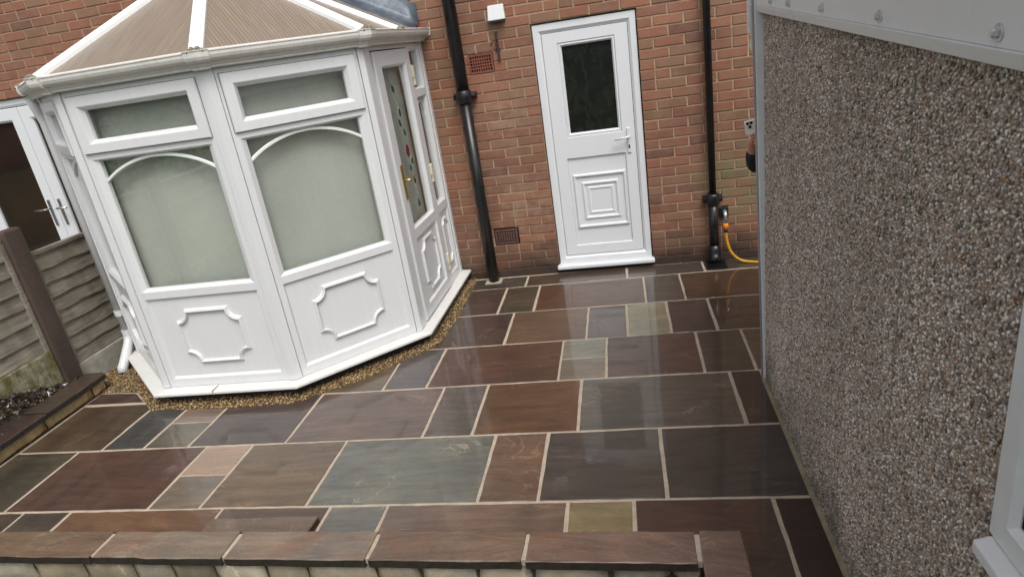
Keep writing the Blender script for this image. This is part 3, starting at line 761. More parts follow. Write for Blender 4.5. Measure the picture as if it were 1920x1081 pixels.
for i in range(6):
    g = G(); g.box((1.24, -.225+i*.033, .012), (1.37, -.212+i*.033, .022)); g.obj('grate_bar', M['blackpipe'], gl)
# ---- outside tap and hose
g = G(); g.box((1.355, -.022, .375), (1.425, .0, .465)); tp = g.obj('outside_tap', M['tapdark'], house, bevel=.006); tp['label'] = 'dark outside tap low on the brick wall'
g = G(); g.tube([(1.39, -.02, .435), (1.39, -.075, .435), (1.39, -.098, .42), (1.39, -.10, .385)], [.016, .016, .015, .013], 12); g.obj('spout', M['chrome'], tp, smooth=True)
g = G(); g.tube([(1.39, -.05, .445), (1.39, -.05, .478)], .008, 8); g.box((1.365, -.056, .474), (1.415, -.044, .486)); g.obj('tap_handle', M['tapdark'], tp)
hs_ = root('garden_hose', (1.9, -.4, 0), 'yellow garden hose hanging from the outside tap, with an orange connector', 'hose')
P = [Vector(p) for p in ((1.39, -.10, .30), (1.392, -.10, .24), (1.402, -.105, .17), (1.425, -.112, .105), (1.465, -.12, .055), (1.52, -.13, .024), (1.60, -.15, .0155), (1.75, -.22, .0155), (1.95, -.40, .0155), (2.2, -.75, .0155), (2.25, -1.2, .0155))]
pp = []
for i in range(len(P)-1):
    for t in (0, .25, .5, .75):
        p0, p1, p2, p3 = P[max(0, i-1)], P[i], P[i+1], P[min(len(P)-1, i+2)]
        pp.append(.5*((2*p1)+(p2-p0)*t+(2*p0-5*p1+4*p2-p3)*t*t+(3*p1-p0-3*p2+p3)*t**3))
pp.append(P[-1])
g = G(); g.tube(pp, .0115, 12); g.obj('hose_tube', M['yellow'], hs_, smooth=True)
g = G(); g.tube([(1.39, -.10, .385), (1.39, -.10, .350)], .0155, 14); g.obj('tap_adaptor', M['steel'], hs_, smooth=False)
g = G(); g.tube([(1.39, -.10, .350), (1.39, -.10, .345), (1.39, -.10, .315), (1.39, -.10, .308)], [.017, .022, .022, .018], 14); g.obj('connector', M['orange'], hs_, smooth=True)
g = G(); g.tube([(1.39, -.10, .308), (1.39, -.10, .275)], [.018, .014], 14); g.obj('connector_nut', M['tapdark'], hs_, smooth=True)

# ------------------------------------------------------------------ conservatory
cons = root('conservatory', (-2.065, -1.0, 0), 'white plastic conservatory with frosted windows and a bronze ribbed roof', 'conservatory')
V = [(-.90, -.002), (-.905, -1.26), (-1.575, -1.91), (-2.545, -1.935), (-3.27, -1.305), (-3.28, -.002)]
OUT = V[::-1]       # walk so that the right-hand side is outward
OUTp = [(-3.28, -.002), (-3.27, -1.305), (-2.545, -1.935), (-1.575, -1.91), (-.905, -1.26), (-.90, -.002)]
g = G(); g.sweep(OUTp, [(-.10, .0), (.004, .0), (.004, .078), (-.10, .078)]); g.obj('plinth', mat_plain('dark_plinth', L(44, 40, 38), .8, var=.4, scale=20, bump=.4), cons)
g = G(); g.sweep(OUTp, [(-.08, .079), (.078, .079), (.088, .086), (.088, .100), (.082, .104), (-.08, .1095)]); g.obj('sill', M['sill'], cons)
Z0, ZT = .110, 2.075
def corner_post(i, wd=.043, wd2=None):
    a, b, c2 = Vector(OUTp[i-1]), Vector(OUTp[i]), Vector(OUTp[i+1])
    t1 = (a-b).normalized(); t2 = (c2-b).normalized(); wd2 = wd2 or wd
    path = [b+t1*wd, b, b+t2*wd2]
    g = G(); g.sweep([(p.x, p.y) for p in path], [(-.06, 0), (.0, 0), (.009, 0), (.009, 0)][:0] or [(-.05, Z0), (.010, Z0), (.010, ZT), (-.05, ZT)])
    g.obj('corner_post', M['upvc'], cons, bevel=.003)
for i in (1, 2, 3): corner_post(i)
corner_post(4, .034, .092)
for x, s in ((-.90, 1), (-3.28, -1)):
    g = G(); g.box((x-.05, -.045, Z0), (x+.008*s if s > 0 else x+.05, .0, ZT)) if s > 0 else g.box((x-.008, -.045, Z0), (x+.05, .0, ZT)); g.obj('wall_post', M['upvc'], cons)
def plaque(u0, u1, z0, z1, r):
    """outline with scooped corners"""
    pts = []
    for cx, cz, a0 in ((u1, z1, 180), (u1, z0, 90), (u0, z0, 0), (u0, z1, -90)):
        seq = []
        for k in range(7):
            a = math.radians(a0 + 90*k/6); seq.append((cx + r*math.cos(a), cz + r*math.sin(a)))
        pts.append(seq)
    # order: top edge to right scoop, down, bottom right scoop, ...
    out = []
    for seq in pts: out += seq
    return out
def plaque_path(u0, u1, z0, z1, r):
    out = []
    def arc(cx, cz, a0, a1):
        for k in range(8):
            a = math.radians(a0+(a1-a0)*k/7); out.append((cx+r*math.cos(a), cz+r*math.sin(a)))
    e = r*.10
    out.append((u0+r, z1)); out.append((u1-r-.0, z1)); arc(u1, z1, 188, 262); out.append((u1, z1-r)); out.append((u1, z0+r)); arc(u1, z0, 98, 172); out.append((u1-r, z0)); out.append((u0+r, z0))
    arc(u0, z0, 8, 82); out.append((u0, z0+r)); out.append((u0, z1-r)); arc(u0, z1, -82, -8)
    return out
FR = [(0, 0), (.72, 0), (.80, -.004), (1, -.018), (1, -.06)]
def bay(pl, u0, u1, sash=True, arch=True, plq=True, name='window_bay', lab=None):
    """one full-height window: kick panel, large pane with an arched bar, opening fanlight"""
    a, b = u0+.042, u1-.042
    g = G()
    pl.ring(g, (u0, u1, Z0, .783), (a+.008, b-.008, .183, .745), [(0, -.06), (0, 0), (.80, 0), (1, -.014), (1, -.045)])
    pl.ring(g, (u0, u1, .783, 1.676), (a+.03, b-.03, .820, 1.650), [(0, -.06), (0, 0), (.52, 0), (.62, -.003), (1, -.020), (1, -.05)])
    pl.ring(g, (u0, u1, 1.676, ZT), (a, b, 1.712, 2.022), [(0, -.06), (0, 0), (1, 0), (1, -.04)])
    fr = g.obj(name, M['upvc'], cons)
    if lab: fr['label'] = lab
    g = G(); pl.slab(g, a, b, .178, .750, -.040, -.016); g.obj('kick_panel', M['upvc'], fr)
    if plq:
        mu = (a+b)/2; hw = min(.222, (b-a)/2-.05)
        g = G(); pl.strip(g, plaque_path(mu-hw, mu+hw, .284, .650, min(.078, hw*.5)), .028, -.016, .002, True, .30); g.obj('panel_moulding', M['upvc'], fr)
        g = G(); pl.strip(g, plaque_path(mu-hw+.004, mu+hw-.004, .288, .646, min(.078, hw*.5)), .010, -.002, .007, True, .4); g.obj('panel_moulding', M['upvc'], fr)
    g = G(); pl.pane(g, a+.02, b-.02, .81, 1.66, -.034); g.obj('pane', M['glass'], fr, keep=True)
    g = G(); pl.pane(g, a-.012, b+.012, .74, 2.05, -.105); g.obj('blind', M['blind'], fr, keep=True)
    if arch:
        p0, p1 = a+.03, b-.03; c2 = (p0+p1)/2; h = .112; hw = (p1-p0)/2; R = (hw*hw+h*h)/(2*h); zc = 1.640-R
        am = math.asin(hw/R); pth = [(c2+R*math.sin(-am+2*am*k/28), zc+R*math.cos(-am+2*am*k/28)) for k in range(29)]
        g = G(); pl.strip(g, pth, .021, -.033, -.022, False, .6); g.obj('arch_bar', M['arch'], fr)
    if sash:
        s0, s1 = a-.022, b+.022
        g = G(); pl.ring(g, (s0, s1, 1.698, 2.026), (a+.062, b-.062, 1.775, 1.943), [(0, -.002), (0, .012), (.06, .018), (.70, .018), (.76, .015), (1, -.012), (1, -.035)])
        sa = g.obj('fanlight_sash', M['upvc'], fr)
        g = G(); pl.ring(g, (s0-.0035, s1+.0035, 1.6945, 2.0295), (s0+.004, s1-.004, 1.702, 2.022), [(0, .0005), (.3, .0022), (1, .0022)]); g.obj('sash_seal', M['sealgrey'], fr)
    else:
        g = G(); pl.ring(g, (a, b, 1.712, 2.022), (a+.03, b-.03, 1.735, 1.995), [(0, 0), (.3, 0), (1, -.016), (1, -.04)]); g.obj('fanlight_frame', M['upvc'], fr)
    g = G(); pl.pane(g, a+.02, b-.02, 1.74, 1.99, -.030); g.obj('pane', M['glass'], fr, keep=True)
    return fr
F1 = Plane(OUTp[2], OUTp[3]); F2 = Plane(OUTp[3], OUTp[4]); F3 = Plane(OUTp[4], OUTp[5]); F0 = Plane(OUTp[1], OUTp[2]); FL = Plane(OUTp[0], OUTp[1])
bay(F1, .047, F1.len-.047); bay(F2, .047, F2.len-.038); bay(F0, .047, F0.len-.047); bay(FL, .05, .62); bay(FL, .63, FL.len-.047)
g = G(); F1.slab(g, .405, .410, .0795, .1098, .012, .0893); g.obj('sill_joint', mat_plain('sill_joint_mastic', L(150, 120, 64), .6, var=.3), cons)
# side with the glazed door
g = G()
F3.ring(g, (.096, .878, Z0, ZT), (.126, .862, .118, 2.032), [(0, -.06), (0, 0), (1, 0), (1, -.05)])
cd = g.obj('conservatory_door', M['upvc'], cons); cd['label'] = 'white conservatory door with a flower motif on its glass and a brass handle'
g = G()
F3.ring(g, (.134, .856, .75, 2.024), (.268, .745, .806, 1.912), [(0, -.03), (0, .012), (.05, .016), (.86, .016), (1, -.006), (1, -.03)])
F3.ring(g, (.134, .856, .124, .75), (.262, .765, .222, .722), [(0, -.03), (0, .012), (.05, .016), (.90, .016), (1, .002), (1, -.03)])
g.obj('door_leaf', M['upvc'], cd)
g = G(); F3.pane(g, .26, .755, .80, 1.92, -.014); g.obj('pane', M['glass'], cd, keep=True)
g = G(); F3.pane(g, .22, .80, .76, 1.98, -.07); g.obj('blind', M['blind'], cd, keep=True)
g = G(); F3.slab(g, .258, .77, .218, .728, -.03, -.001); g.obj('kick_panel', M['upvc'], cd)
g = G(); F3.strip(g, plaque_path(.345, .680, .284, .665, .075), .026, -.001, .014, True, .34); g.obj('panel_moulding', M['upvc'], cd)
g = G(); F3.slab(g, .200, .232, 1.030, 1.275, .016, .026); hp = g.obj('handle_plate', M['brass'], cd, bevel=.004)
g = G(); q = F3.P; g.tube([q(.216, .02, 1.165), q(.216, .062, 1.165), q(.226, .072, 1.165), q(.330, .068, 1.170)], .0085, 10); g.obj('handle_lever', M['brass'], cd, smooth=True)
for z in (1.838, 1.087, .335):
    g = G(); F3.slab(g, .866, .905, z-.028, z+.062, .001, .026); F3.slab(g, .880, .912, z-.085, z-.024, .001, .022); g.obj('hinge', M['ivory'], cd, bevel=.004)
# leaded flower motif on the door glass: stem, leaves and a red flower
green = mat_plain('green_glass_leaf', L(28, 72, 62), .2); red = mat_plain('red_glass_flower', L(96, 30, 44), .2); leadl = mat_plain('lead_line', L(120, 122, 118), .5)
stem = [(.470, 1.86), (.480, 1.70), (.476, 1.53), (.520, 1.38), (.515, 1.26), (.545, 1.12), (.525, 1.02), (.53, .90)]
g = G(); F3.strip(g, stem, .006, -.0135, -.0105); g.obj('leaded_stem', leadl, cd)
for (u, z, s, a, mt) in [(.455, 1.765, .030, .5, green), (.498, 1.60, .032, .0, green), (.458, 1.53, .030, .4, green), (.520, 1.455, .028, .2, green), (.505, 1.325, .048, 0, red), (.56, 1.245, .030, -.1, green), (.500, 1.20, .026, .2, green), (.535, 1.10, .028, .3, green), (.530, .925, .032, .1, green)]:
    g = G(); n = 8; pts = []
    for k in range(n):
        th = 2*math.pi*k/n; rr = s*(1.0 if mt is red else (1.25 if k in (2,) else .85)); x, y = rr*.62*math.cos(th), rr*math.sin(th)
        pts.append((u+x*math.cos(a)-y*math.sin(a), z+x*math.sin(a)+y*math.cos(a)))
    v = [F3.P(x, -.0135, y) for x, y in pts]+[F3.P(x, -.009, y) for x, y in pts]
    g.add(v, [tuple(range(n)), tuple(range(n, 2*n))]+[(k, (k+1) % n, n+(k+1) % n, n+k) for k in range(n)]); g.obj('glass_leaf' if mt is green else 'glass_flower', mt, cd)
# narrow side light beside the door
g = G(); a, b = .880, 1.216
F3.ring(g, (a, b, Z0, .765), (.935, 1.165, .190, .722), [(0, -.06), (0, 0), (.85, 0), (1, -.014), (1, -.04)])
F3.ring(g, (a, b, .765, 1.69), (.942, 1.150, .812, 1.652), [(0, -.06), (0, 0), (.70, 0), (1, -.018), (1, -.05)])
F3.ring(g, (a, b, 1.69, ZT), (.932, 1.155, 1.730, 1.998), [(0, -.06), (0, 0), (.72, 0), (1, -.016), (1, -.05)])
sl = g.obj('side_light', M['upvc'], cons)
g = G(); F3.slab(g, .93, 1.17, .186, .728, -.04, -.015); g.obj('kick_panel', M['upvc'], sl)
g = G(); F3.strip(g, plaque_path(.972, 1.128, .275, .655, .045), .022, -.015, -.001, True, .34); g.obj('panel_moulding', M['upvc'], sl)
g = G(); F3.pane(g, .93, 1.165, .80, 1.66, -.034); g.obj('pane', M['glass'], sl, keep=True)
g = G(); F3.pane(g, .92, 1.17, 1.72, 2.01, -.034); g.obj('pane', M['glass'], sl, keep=True)
g = G(); F3.pane(g, .90, 1.20, .76, 2.04, -.085); g.obj('blind', M['blind'], sl, keep=True)
g = G(); F3.strip(g, [(.945+.103-.103*math.cos(math.pi*k/16), 1.50+.125*math.sin(math.pi*k/16)) for k in range(17)], .016, -.033, -.024); g.obj('arch_bar', M['arch'], sl)
# eaves beam, gutter, unions
g = G(); g.sweep(OUTp, [(-.09, ZT+.001), (.012, ZT+.001), (.012, ZT+.07), (-.09, ZT+.07)]); g.obj('eaves_beam', M['upvc'], cons)
GP = [(.013, 2.060), (.038, 2.060), (.044, 2.064), (.044, 2.074), (.050, 2.078), (.056, 2.092), (.060, 2.094), (.078, 2.098), (.090, 2.110), (.096, 2.126), (.096, 2.142), (.100, 2.145), (.100, 2.150), (.086, 2.150), (.084, 2.118), (.06, 2.105), (.030, 2.085), (.026, 2.15), (.013, 2.15)]
GUTP = offs([(-3.28, -.03), (-3.27, -1.305), (-2.545, -1.935), (-1.575, -1.91), (-.905, -1.26), (-.90, -.01)], 0)
g = G(); g.sweep(GUTP, GP); gut = g.obj('gutter', M['gutter'], cons)
for i in (1, 2, 3, 4):
    a, b, c2 = Vector(GUTP[i-1]), Vector(GUTP[i]), Vector(GUTP[i+1]); t1 = (a-b).normalized()*.030; t2 = (c2-b).normalized()*.030
    pr_ = [(d+.010 if d > .02 else d, z-.006 if z < 2.14 else z+.006) for d, z in GP[:13]] + [(.02, 2.152), (.013, 2.06)]
    g = G(); g.sweep([(b+t1)[:], (b[:]), (b+t2)[:]], pr_); g.obj('gutter_union', M['gutter'], gut)
g = G(); 
g.sweep([(-.90, -.012), (-.90, -.001)], [(.0, 2.055), (.098, 2.10), (.104, 2.153), (.0, 2.153)]); g.obj('stop_end', M['gutter'], gut)
# roof
APEX = Vector((-2.065, -.80, 2.775)); RIDGE = Vector((-2.065, .0, 2.775))
EAVE = [Vector((x, y, 2.148)) for x, y in offs(OUTp, .048)]
EAVE[0].y = EAVE[-1].y = 0
tris = [[EAVE[1], EAVE[2], APEX], [EAVE[2], EAVE[3], APEX], [EAVE[3], EAVE[4], APEX], [EAVE[0], EAVE[1], APEX, RIDGE], [EAVE[4], EAVE[5], RIDGE, APEX]]
for t in tris:
    nrm = (t[1]-t[0]).cross(t[2]-t[0]).normalized(); nrm = nrm if nrm.z > 0 else -nrm
    n = len(t); v = [p for p in t]+[p - nrm*.016 for p in t]
    o = mk('roof_sheet', v, [tuple(range(n)), tuple(range(n, 2*n))[::-1]]+[(k, (k+1) % n, n+(k+1) % n, n+k) for k in range(n)], M['poly'], cons)
    e = (t[1]-t[0]).normalized(); up = nrm.cross(e); up = up if up.z > 0 else -up
    uv_from(o, lambda p, e=e, up=up, t0=t[0]: ((p-t0).dot(e), (p-t0).dot(up)))
    # pale drip strip along the eave of the sheet
    g = G(); a, b = t[0], t[1]; g.hexa([a+up*.004+nrm*.002, b+up*.004+nrm*.002, b-up*.004+nrm*.002, a-up*.004+nrm*.002, a+up*.004+nrm*.007, b+up*.004+nrm*.007, b-up*.004-nrm*.016, a-up*.004-nrm*.016][:4]+[a+up*.012+nrm*.008, b+up*.012+nrm*.008, b-up*.010+nrm*.006, a-up*.010+nrm*.006]); g.obj('drip_strip', M['gutter'], cons)
def bar(a, b, up, wd=.078, cap=True):
    """roof glazing bar: flat base with three ridges"""
    a, b = Vector(a), Vector(b); d = (b-a).normalized(); s = d.cross(up).normalized(); up = s.cross(d).normalized()
    h = wd/2
    prof = [(-h, -.012), (-h, .010), (-h*.92, .015), (-h*.62, .017), (-h*.55, .024), (-h*.22, .026), (-h*.15, .020), (h*.15, .020), (h*.22, .026), (h*.55, .024), (h*.62, .017), (h*.92, .015), (h, .010), (h, -.012)]
    n = len(prof); v = [a+s*x+up*z for x, z in prof]+[b+s*x+up*z for x, z in prof]
    o = mk('glazing_bar', v, [(k, (k+1) % n, n+(k+1) % n, n+k) for k in range(n)]+[tuple(range(n))[::-1], tuple(range(n, 2*n))], M['barw'], cons)
    if cap:
        pc = [(x*1.16, z*1.35+.002) for x, z in prof]
        v = [a-d*.034+s*x+up*z for x, z in pc]+[a-d*.002+s*x+up*z for x, z in pc]
        mk('end_cap', v, [(k, (k+1) % n, n+(k+1) % n, n+k) for k in range(n)]+[tuple(range(n))[::-1], tuple(range(n, 2*n))], M['cap'], o, bevel=.003)
    return o
for i in (1, 2, 3, 4):
    ex = EAVE[i] + (EAVE[i]-APEX).normalized()*.012 + Vector((0, 0, .004)); bar(ex, APEX+Vector((0, 0, .004)), Vector((0, 0, 1)))
for x, sx in ((EAVE[4].x, 1), (EAVE[1].x, -1)):
    nrm = Vector((.627*sx, 0, 1.2)).normalized()
    bar(Vector((x+.012*sx, -.655, 2.148-.002)), Vector((-2.065+.02*sx, -.655, 2.768)), nrm)
g = G(); g.hexa([(-2.13, -.86, 2.765), (-2.0, -.86, 2.765), (-2.0, .0, 2.765), (-2.13, .0, 2.765), (-2.10, -.84, 2.815), (-2.03, -.84, 2.815), (-2.03, .0, 2.815), (-2.10, .0, 2.815)]); g.obj('ridge', M['barw'], cons, bevel=.008)
# lead flashing dressed from the wall over the roof
for sx, xe in ((1, EAVE[4].x), (-1, EAVE[1].x)):
    n = 14; v = []; f = []
    for i in range(n+1):
        t = i/n; x = xe + (-2.065-xe)*t - sx*.02; z = 2.148+.627*t
        wob = .012*math.sin(i*1.9)+.008*math.sin(i*4.1); zup = .185
        row = [(x, -.255-wob, z+.010+.004*math.sin(i*2.3)), (x, -.20, z+.018), (x, -.11, z+.022+.004*math.sin(i*1.3)), (x, -.045, z+.040), (x, -.018, z+.075), (x, -.008, z+zup+.01*math.sin(i*2.1)), (x, -.004, z+zup)]
        v += row
    m = 7
    f = [(i*m+k, i*m+k+1, (i+1)*m+k+1, (i+1)*m+k) for i in range(n) for k in range(m-1)]
    o = mk('lead_flashing', v, f, M['lead'], cons, smooth=True); sm = o.modifiers.new('thick', 'SOLIDIFY'); sm.thickness = .005
# rainwater pipe at the fence side
QX, QY = -3.350, -1.252
g = G(); g.tube([(-3.335, -1.315, 2.07), (QX, QY-.02, 1.98), (QX, QY, 1.90), (QX, QY, .27)], .034, 16)
dp = g.obj('rainwater_pipe', M['upvc'], cons, smooth=True)
g = G(); g.tube([(QX, QY, .27), (QX, QY-.004, .225), (QX+.004, QY-.03, .180), (-3.312, -1.425, .075), (-3.308, -1.462, .045), (-3.306, -1.475, .012)], [.037, .038, .037, .037, .038, .040], 16); g.obj('shoe', M['upvc'], dp, smooth=True)
for z in (.262, .43): g = G(); g.tube([(QX, QY, z-.022), (QX, QY, z+.022)], .041, 16); g.obj('socket', M['upvc'], dp)

# ------------------------------------------------------------------ fence along the boundary
fence = root('timber_fence', (-3.5, -2.5, 0), 'weathered lap-board timber fence with brown posts between patio and neighbour', 'fence')
def panel(y0, y1, zb, zt, xf=-3.503, nb=8):
    g = G()
    g.box((xf-.045, y0, zt-.004), (xf+.006, y1, zt+.022))
    for y in (y0, y1-.032): g.box((xf-.022, y, zb), (xf+.012, y+.032, zt-.006))
    p = g.obj('fence_panel', M['board'], fence, bevel=.002)
    h = (zt-zb-.01)/nb
    for i in range(nb):
        n = 14; v = []
        for j in range(n+1):
            y = y0+.004 + (y1-y0-.008)*j/n; wv = .0035*math.sin(j*.7+i*2.1)+random.uniform(-.003, .003)
            z0 = zb+i*h+wv*.9; z1 = zb+(i+1)*h+.022
            v += [(xf+.002, y, z0), (xf-.014, y, z0), (xf-.026, y, min(z1, zt-.008)), (xf-.019, y, min(z1, zt-.008))]
        f = [(4*j+q, 4*j+(q+1) % 4, 4*j+4+(q+1) % 4, 4*j+4+q) for j in range(n) for q in range(4)]+[(0, 1, 2, 3), (4*n+3, 4*n+2, 4*n+1, 4*n)]
        mk('board', v, f, M['board'], p)
    return p
def fpost(y0, y1, zt):
    g = G(); g.box((-3.535, y0, -.05), (-3.462, y1, zt-.012)); g.hexa([(-3.535, y0, zt-.012), (-3.462, y0, zt-.012), (-3.462, y1, zt-.012), (-3.535, y1, zt-.012), (-3.525, y0+.01, zt), (-3.472, y0+.01, zt), (-3.472, y1-.01, zt), (-3.525, y1-.01, zt)])
    g.obj('fence_post', M['post'], fence, bevel=.004)
panel(-1.655, -1.115, .185, 1.045); panel(-1.06, -.03, .185, 1.045)
panel(-3.63, -1.80, .385, 1.20, -3.506, 7); panel(-5.60, -3.77, .385, 1.20, -3.506, 7); panel(-7.6, -5.74, .385, 1.20, -3.506, 7)
for a, b in ((-1.795, -1.66), (-3.765, -3.635), (-5.735, -5.605)): fpost(a, b, 1.272)
g = G(); g.box((-3.535, -1.108, -.05), (-3.475, -1.066, 1.06)); g.obj('fence_post', M['post'], fence, bevel=.004)
def gboard(y0, y1, z0, z1, mat, lab):
    g = G(); g.box((-3.53, y0, z0), (-3.488, y1, z1)); o = g.obj('gravel_board', mat, fence, bevel=.006); o['label'] = lab
gboard(-1.655, -.03, -.03, .183, M['concrete'], 'pale concrete gravel board')
for a, b in ((-3.63, -1.80), (-5.60, -3.77), (-7.6, -5.74)): gboard(a, b, .0, .382, M['mossy'], 'mossy green concrete gravel board')

# ------------------------------------------------------------------ low walls with stone copings
def stone_run(parent, along, fixed, a0, a1, zs, face, depth=.10, mat=None, cols=None, lens=(.16, .32)):
    """rough walling stones; along 'x' or 'y', face = outward sign"""
    for z0, z1 in zs:
        a = a0
        while a < a1-.03:
            ln = min(random.uniform(*lens), a1-a)
            if a1-(a+ln) < .07: ln = a1-a
            b = a+ln; q0, q1 = a+.008, b-.008
            nu, nz = 6, 4; v = []
            for j in range(nz+1):
                for i in range(nu+1):
                    s = q0+(q1-q0)*i/nu; z = z0+.006+(z1-z0-.012)*j/nz
                    edge = min(i, nu-i, 1)*min(j, nz-j, 1)
                    bul = (.014+random.uniform(-.006, .008)) if edge else random.uniform(-.003, .003)
                    if not edge: s += random.uniform(-.004, .004); z += random.uniform(-.003, .003)
                    f_ = fixed+face*bul
                    v.append((s, f_, z) if along == 'x' else (f_, s, z))
            f = [(j*(nu+1)+i, j*(nu+1)+i+1, (j+1)*(nu+1)+i+1, (j+1)*(nu+1)+i) for j in range(nz) for i in range(nu)]
            ring = [i for i in range(nu+1)]+[j*(nu+1)+nu for j in range(1, nz+1)]+[nz*(nu+1)+i for i in range(nu-1, -1, -1)]+[j*(nu+1) for j in range(nz-1, 0, -1)]
            nb = len(v)
            for k in ring:
                x, y, z = v[k]; v.append((x, fixed-face*.05, z) if along == 'x' else (fixed-face*.05, y, z))
            m = len(ring); f += [(ring[k], ring[(k+1) % m], nb+(k+1) % m, nb+k) for k in range(m)]
            o = mk('wall_stone', v, f, mat or M['walling'], parent, smooth=True); o.color = lin(random.choice(cols)); 
            a = b
fw = root('front_garden_wall', (-1.1, -3.36, -.5), 'low stone retaining wall with sandstone coping slabs along the front of the patio', 'garden wall')
g = G(); g.box((-3.5, -3.405, -.5), (1.0, -3.29, .064)); g.box((.865, -5.4, -.5), (.975, -3.405, .064)); g.obj('wall_core', M['wallcore'], fw)
gs = [(140, 136, 126), (156, 151, 140), (120, 114, 100), (146, 138, 122), (164, 160, 150)]
stone_run(fw, 'x', -3.412, -3.3, .84, [(-.50, -.37), (-.37, -.24), (-.24, -.10), (-.10, .062)], -1, cols=gs)
stone_run(fw, 'y', .858, -5.4, -3.43, [(-.50, -.37), (-.37, -.24), (-.24, -.10), (-.10, .062)], -1, cols=gs)
cj = [-3.78, -3.13, -2.47, -1.805, -1.14, -.48, .17, .832]
cc = [(104, 84, 66), (110, 90, 76), (118, 90, 62), (126, 110, 94), (124, 107, 94), (114, 88, 68), (120, 90, 76)]
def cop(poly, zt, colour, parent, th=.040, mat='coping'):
    return slab_obj('coping_stone', ccw(poly), zt-th, zt, lin(colour, .90, .55), M[mat], parent, jit=.0032, ch=.004, sides=.002, edge=M['darkside'])
for i, c in enumerate(cc):
    cop([(cj[i]+.008, -3.452), (cj[i+1]-.008, -3.452), (cj[i+1]-.008, -3.288), (cj[i]+.008, -3.288)], .100, c, fw)
cop([(.842, -3.85), (1.008, -3.85), (.998, -3.284), (.840, -3.284)], .102, (118, 90, 76), fw)
cop([(.842, -4.5), (1.008, -4.5), (1.008, -3.866), (.842, -3.866)], .102, (110, 88, 72), fw)
cop([(.842, -5.3), (1.008, -5.3), (1.008, -4.516), (.842, -4.516)], .102, (116, 92, 76), fw)
g = G(); g.box((-3.5, -3.438, .066), (.85, -3.30, .094)); g.box((.855, -5.3, .066), (.99, -3.44, .094)); g.obj('coping_mortar', M['pavejoint'], fw)
lw = root('side_garden_wall', (-3.33, -2.5, 0), 'low stone planter wall with dark wet coping beside the fence', 'garden wall')
g = G(); g.box((-3.40, -3.28, -.3), (-3.262, -1.700, .098)); g.obj('wall_core', M['wallcore'], lw)
stone_run(lw, 'y', -3.258, -3.27, -1.705, [(.0, .098)], 1, cols=[(168, 148, 104), (150, 138, 102), (176, 154, 108), (140, 130, 104)], lens=(.22, .42))
stone_run(lw, 'x', -1.702, -3.40, -3.262, [(.0, .098)], 1, cols=[(128, 114, 78), (112, 104, 76)], lens=(.14, .2))
lj = [-3.28, -2.81, -2.245, -1.685]
for i, c in enumerate([(72, 54, 48), (70, 50, 44), (74, 56, 49)]):
    cop([(-3.425, lj[i]+.008), (-3.205, lj[i]+.008), (-3.205, lj[i+1]-.008), (-3.425, lj[i+1]-.008)] if i < 2 else [(-3.41, lj[i]+.008), (-3.205, lj[i]+.008), (-3.215, lj[i+1]-.03), (-3.26, lj[i+1]-.005), (-3.40, lj[i+1]-.01)], .134, c, lw, .035, 'copingdark')
# planter soil with wet leaf litter
heap = lambda x, y: .105 + .17*min(1, max(0, (-1.80-y)/.44))*max(0, 1-(x+3.49)/.075)
v = []; nx, ny = 5, 90
for j in range(ny+1):
    for i in range(nx+1):
        x = -3.49+.075*i/nx; y = -5.4+(5.4-1.68)*j/ny; v.append((x, y, heap(x, y)+random.uniform(-.012, .012)))
mk('planter_soil', v, [(j*(nx+1)+i, j*(nx+1)+i+1, (j+1)*(nx+1)+i+1, (j+1)*(nx+1)+i) for j in range(ny) for i in range(nx)], M['soil'])
label(bpy.data.objects['planter_soil'], 'dark wet soil in the narrow bed behind the low planter wall', 'soil', kind='structure')
lt = stones('leaf_litter', [(x, y, heap(x, y)+random.uniform(-.003, .010)) for x, y in [(random.uniform(-3.488, -3.435), random.uniform(-3.3, -1.72)) for _ in range(650)]], .021, rnd_mat('wet_litter', [(0, L(48, 34, 26)), (.3, L(70, 52, 38)), (.55, L(36, 28, 24)), (.75, L(96, 84, 72)), (.88, L(52, 60, 34))], .3, .8), .14, tilt=.7, smooth=False)
label(lt, 'wet dead leaves and bits on the planter soil', 'leaf litter', kind='stuff')

# ------------------------------------------------------------------ garage
gar = root('garage', (2.6, -4.5, 0), 'pebble-dashed concrete garage with white fascia and window', 'garage')
GX = lambda y: 1.330+.013*(-1.95-y)
GP_ = Plane((GX(-2.0), -2.0), (GX(-7.6), -7.6)); # u runs towards the garden, outward = -x
if GP_.n.x > 0: GP_.n = -GP_.n
js = [.012, .575, 1.110, 1.652, 2.165]
WIN = (2.195, 3.10, .925, 1.72)
ptop = lambda u: 1.990-.047*u
panels = [(js[i], js[i+1], 0.0, None) for i in range(4)] + [(2.165, 3.115, 0, .885), (2.165, 3.115, 1.73, None), (3.115, 3.65, 0, None), (3.65, 4.2, 0, None), (4.2, 5.6, 0, None)]
for a, b, z0, z1 in panels:
    c = [(a+.005, -.06), (b-.005, -.06), (b-.005, 0), (a+.005, 0)]
    v = [GP_.P(u, w_, z0) for u, w_ in c] + [GP_.P(u, w_, z1 if z1 else ptop(u)) for u, w_ in c]
    g = G(); g.hexa(v); g.obj('wall_panel', M['cement'], gar)
g = G(); g.hexa([GP_.P(.0, -.9*0-.07, 0), GP_.P(5.6, -.07, 0), GP_.P(5.6, -2.7, 0), GP_.P(.0, -2.7, 0), GP_.P(.0, -.07, 1.97), GP_.P(5.6, -.07, 1.72), GP_.P(5.6, -2.7, 1.72), GP_.P(.0, -2.7, 1.97)]); g.obj('inner_shell', M['cement'], gar)
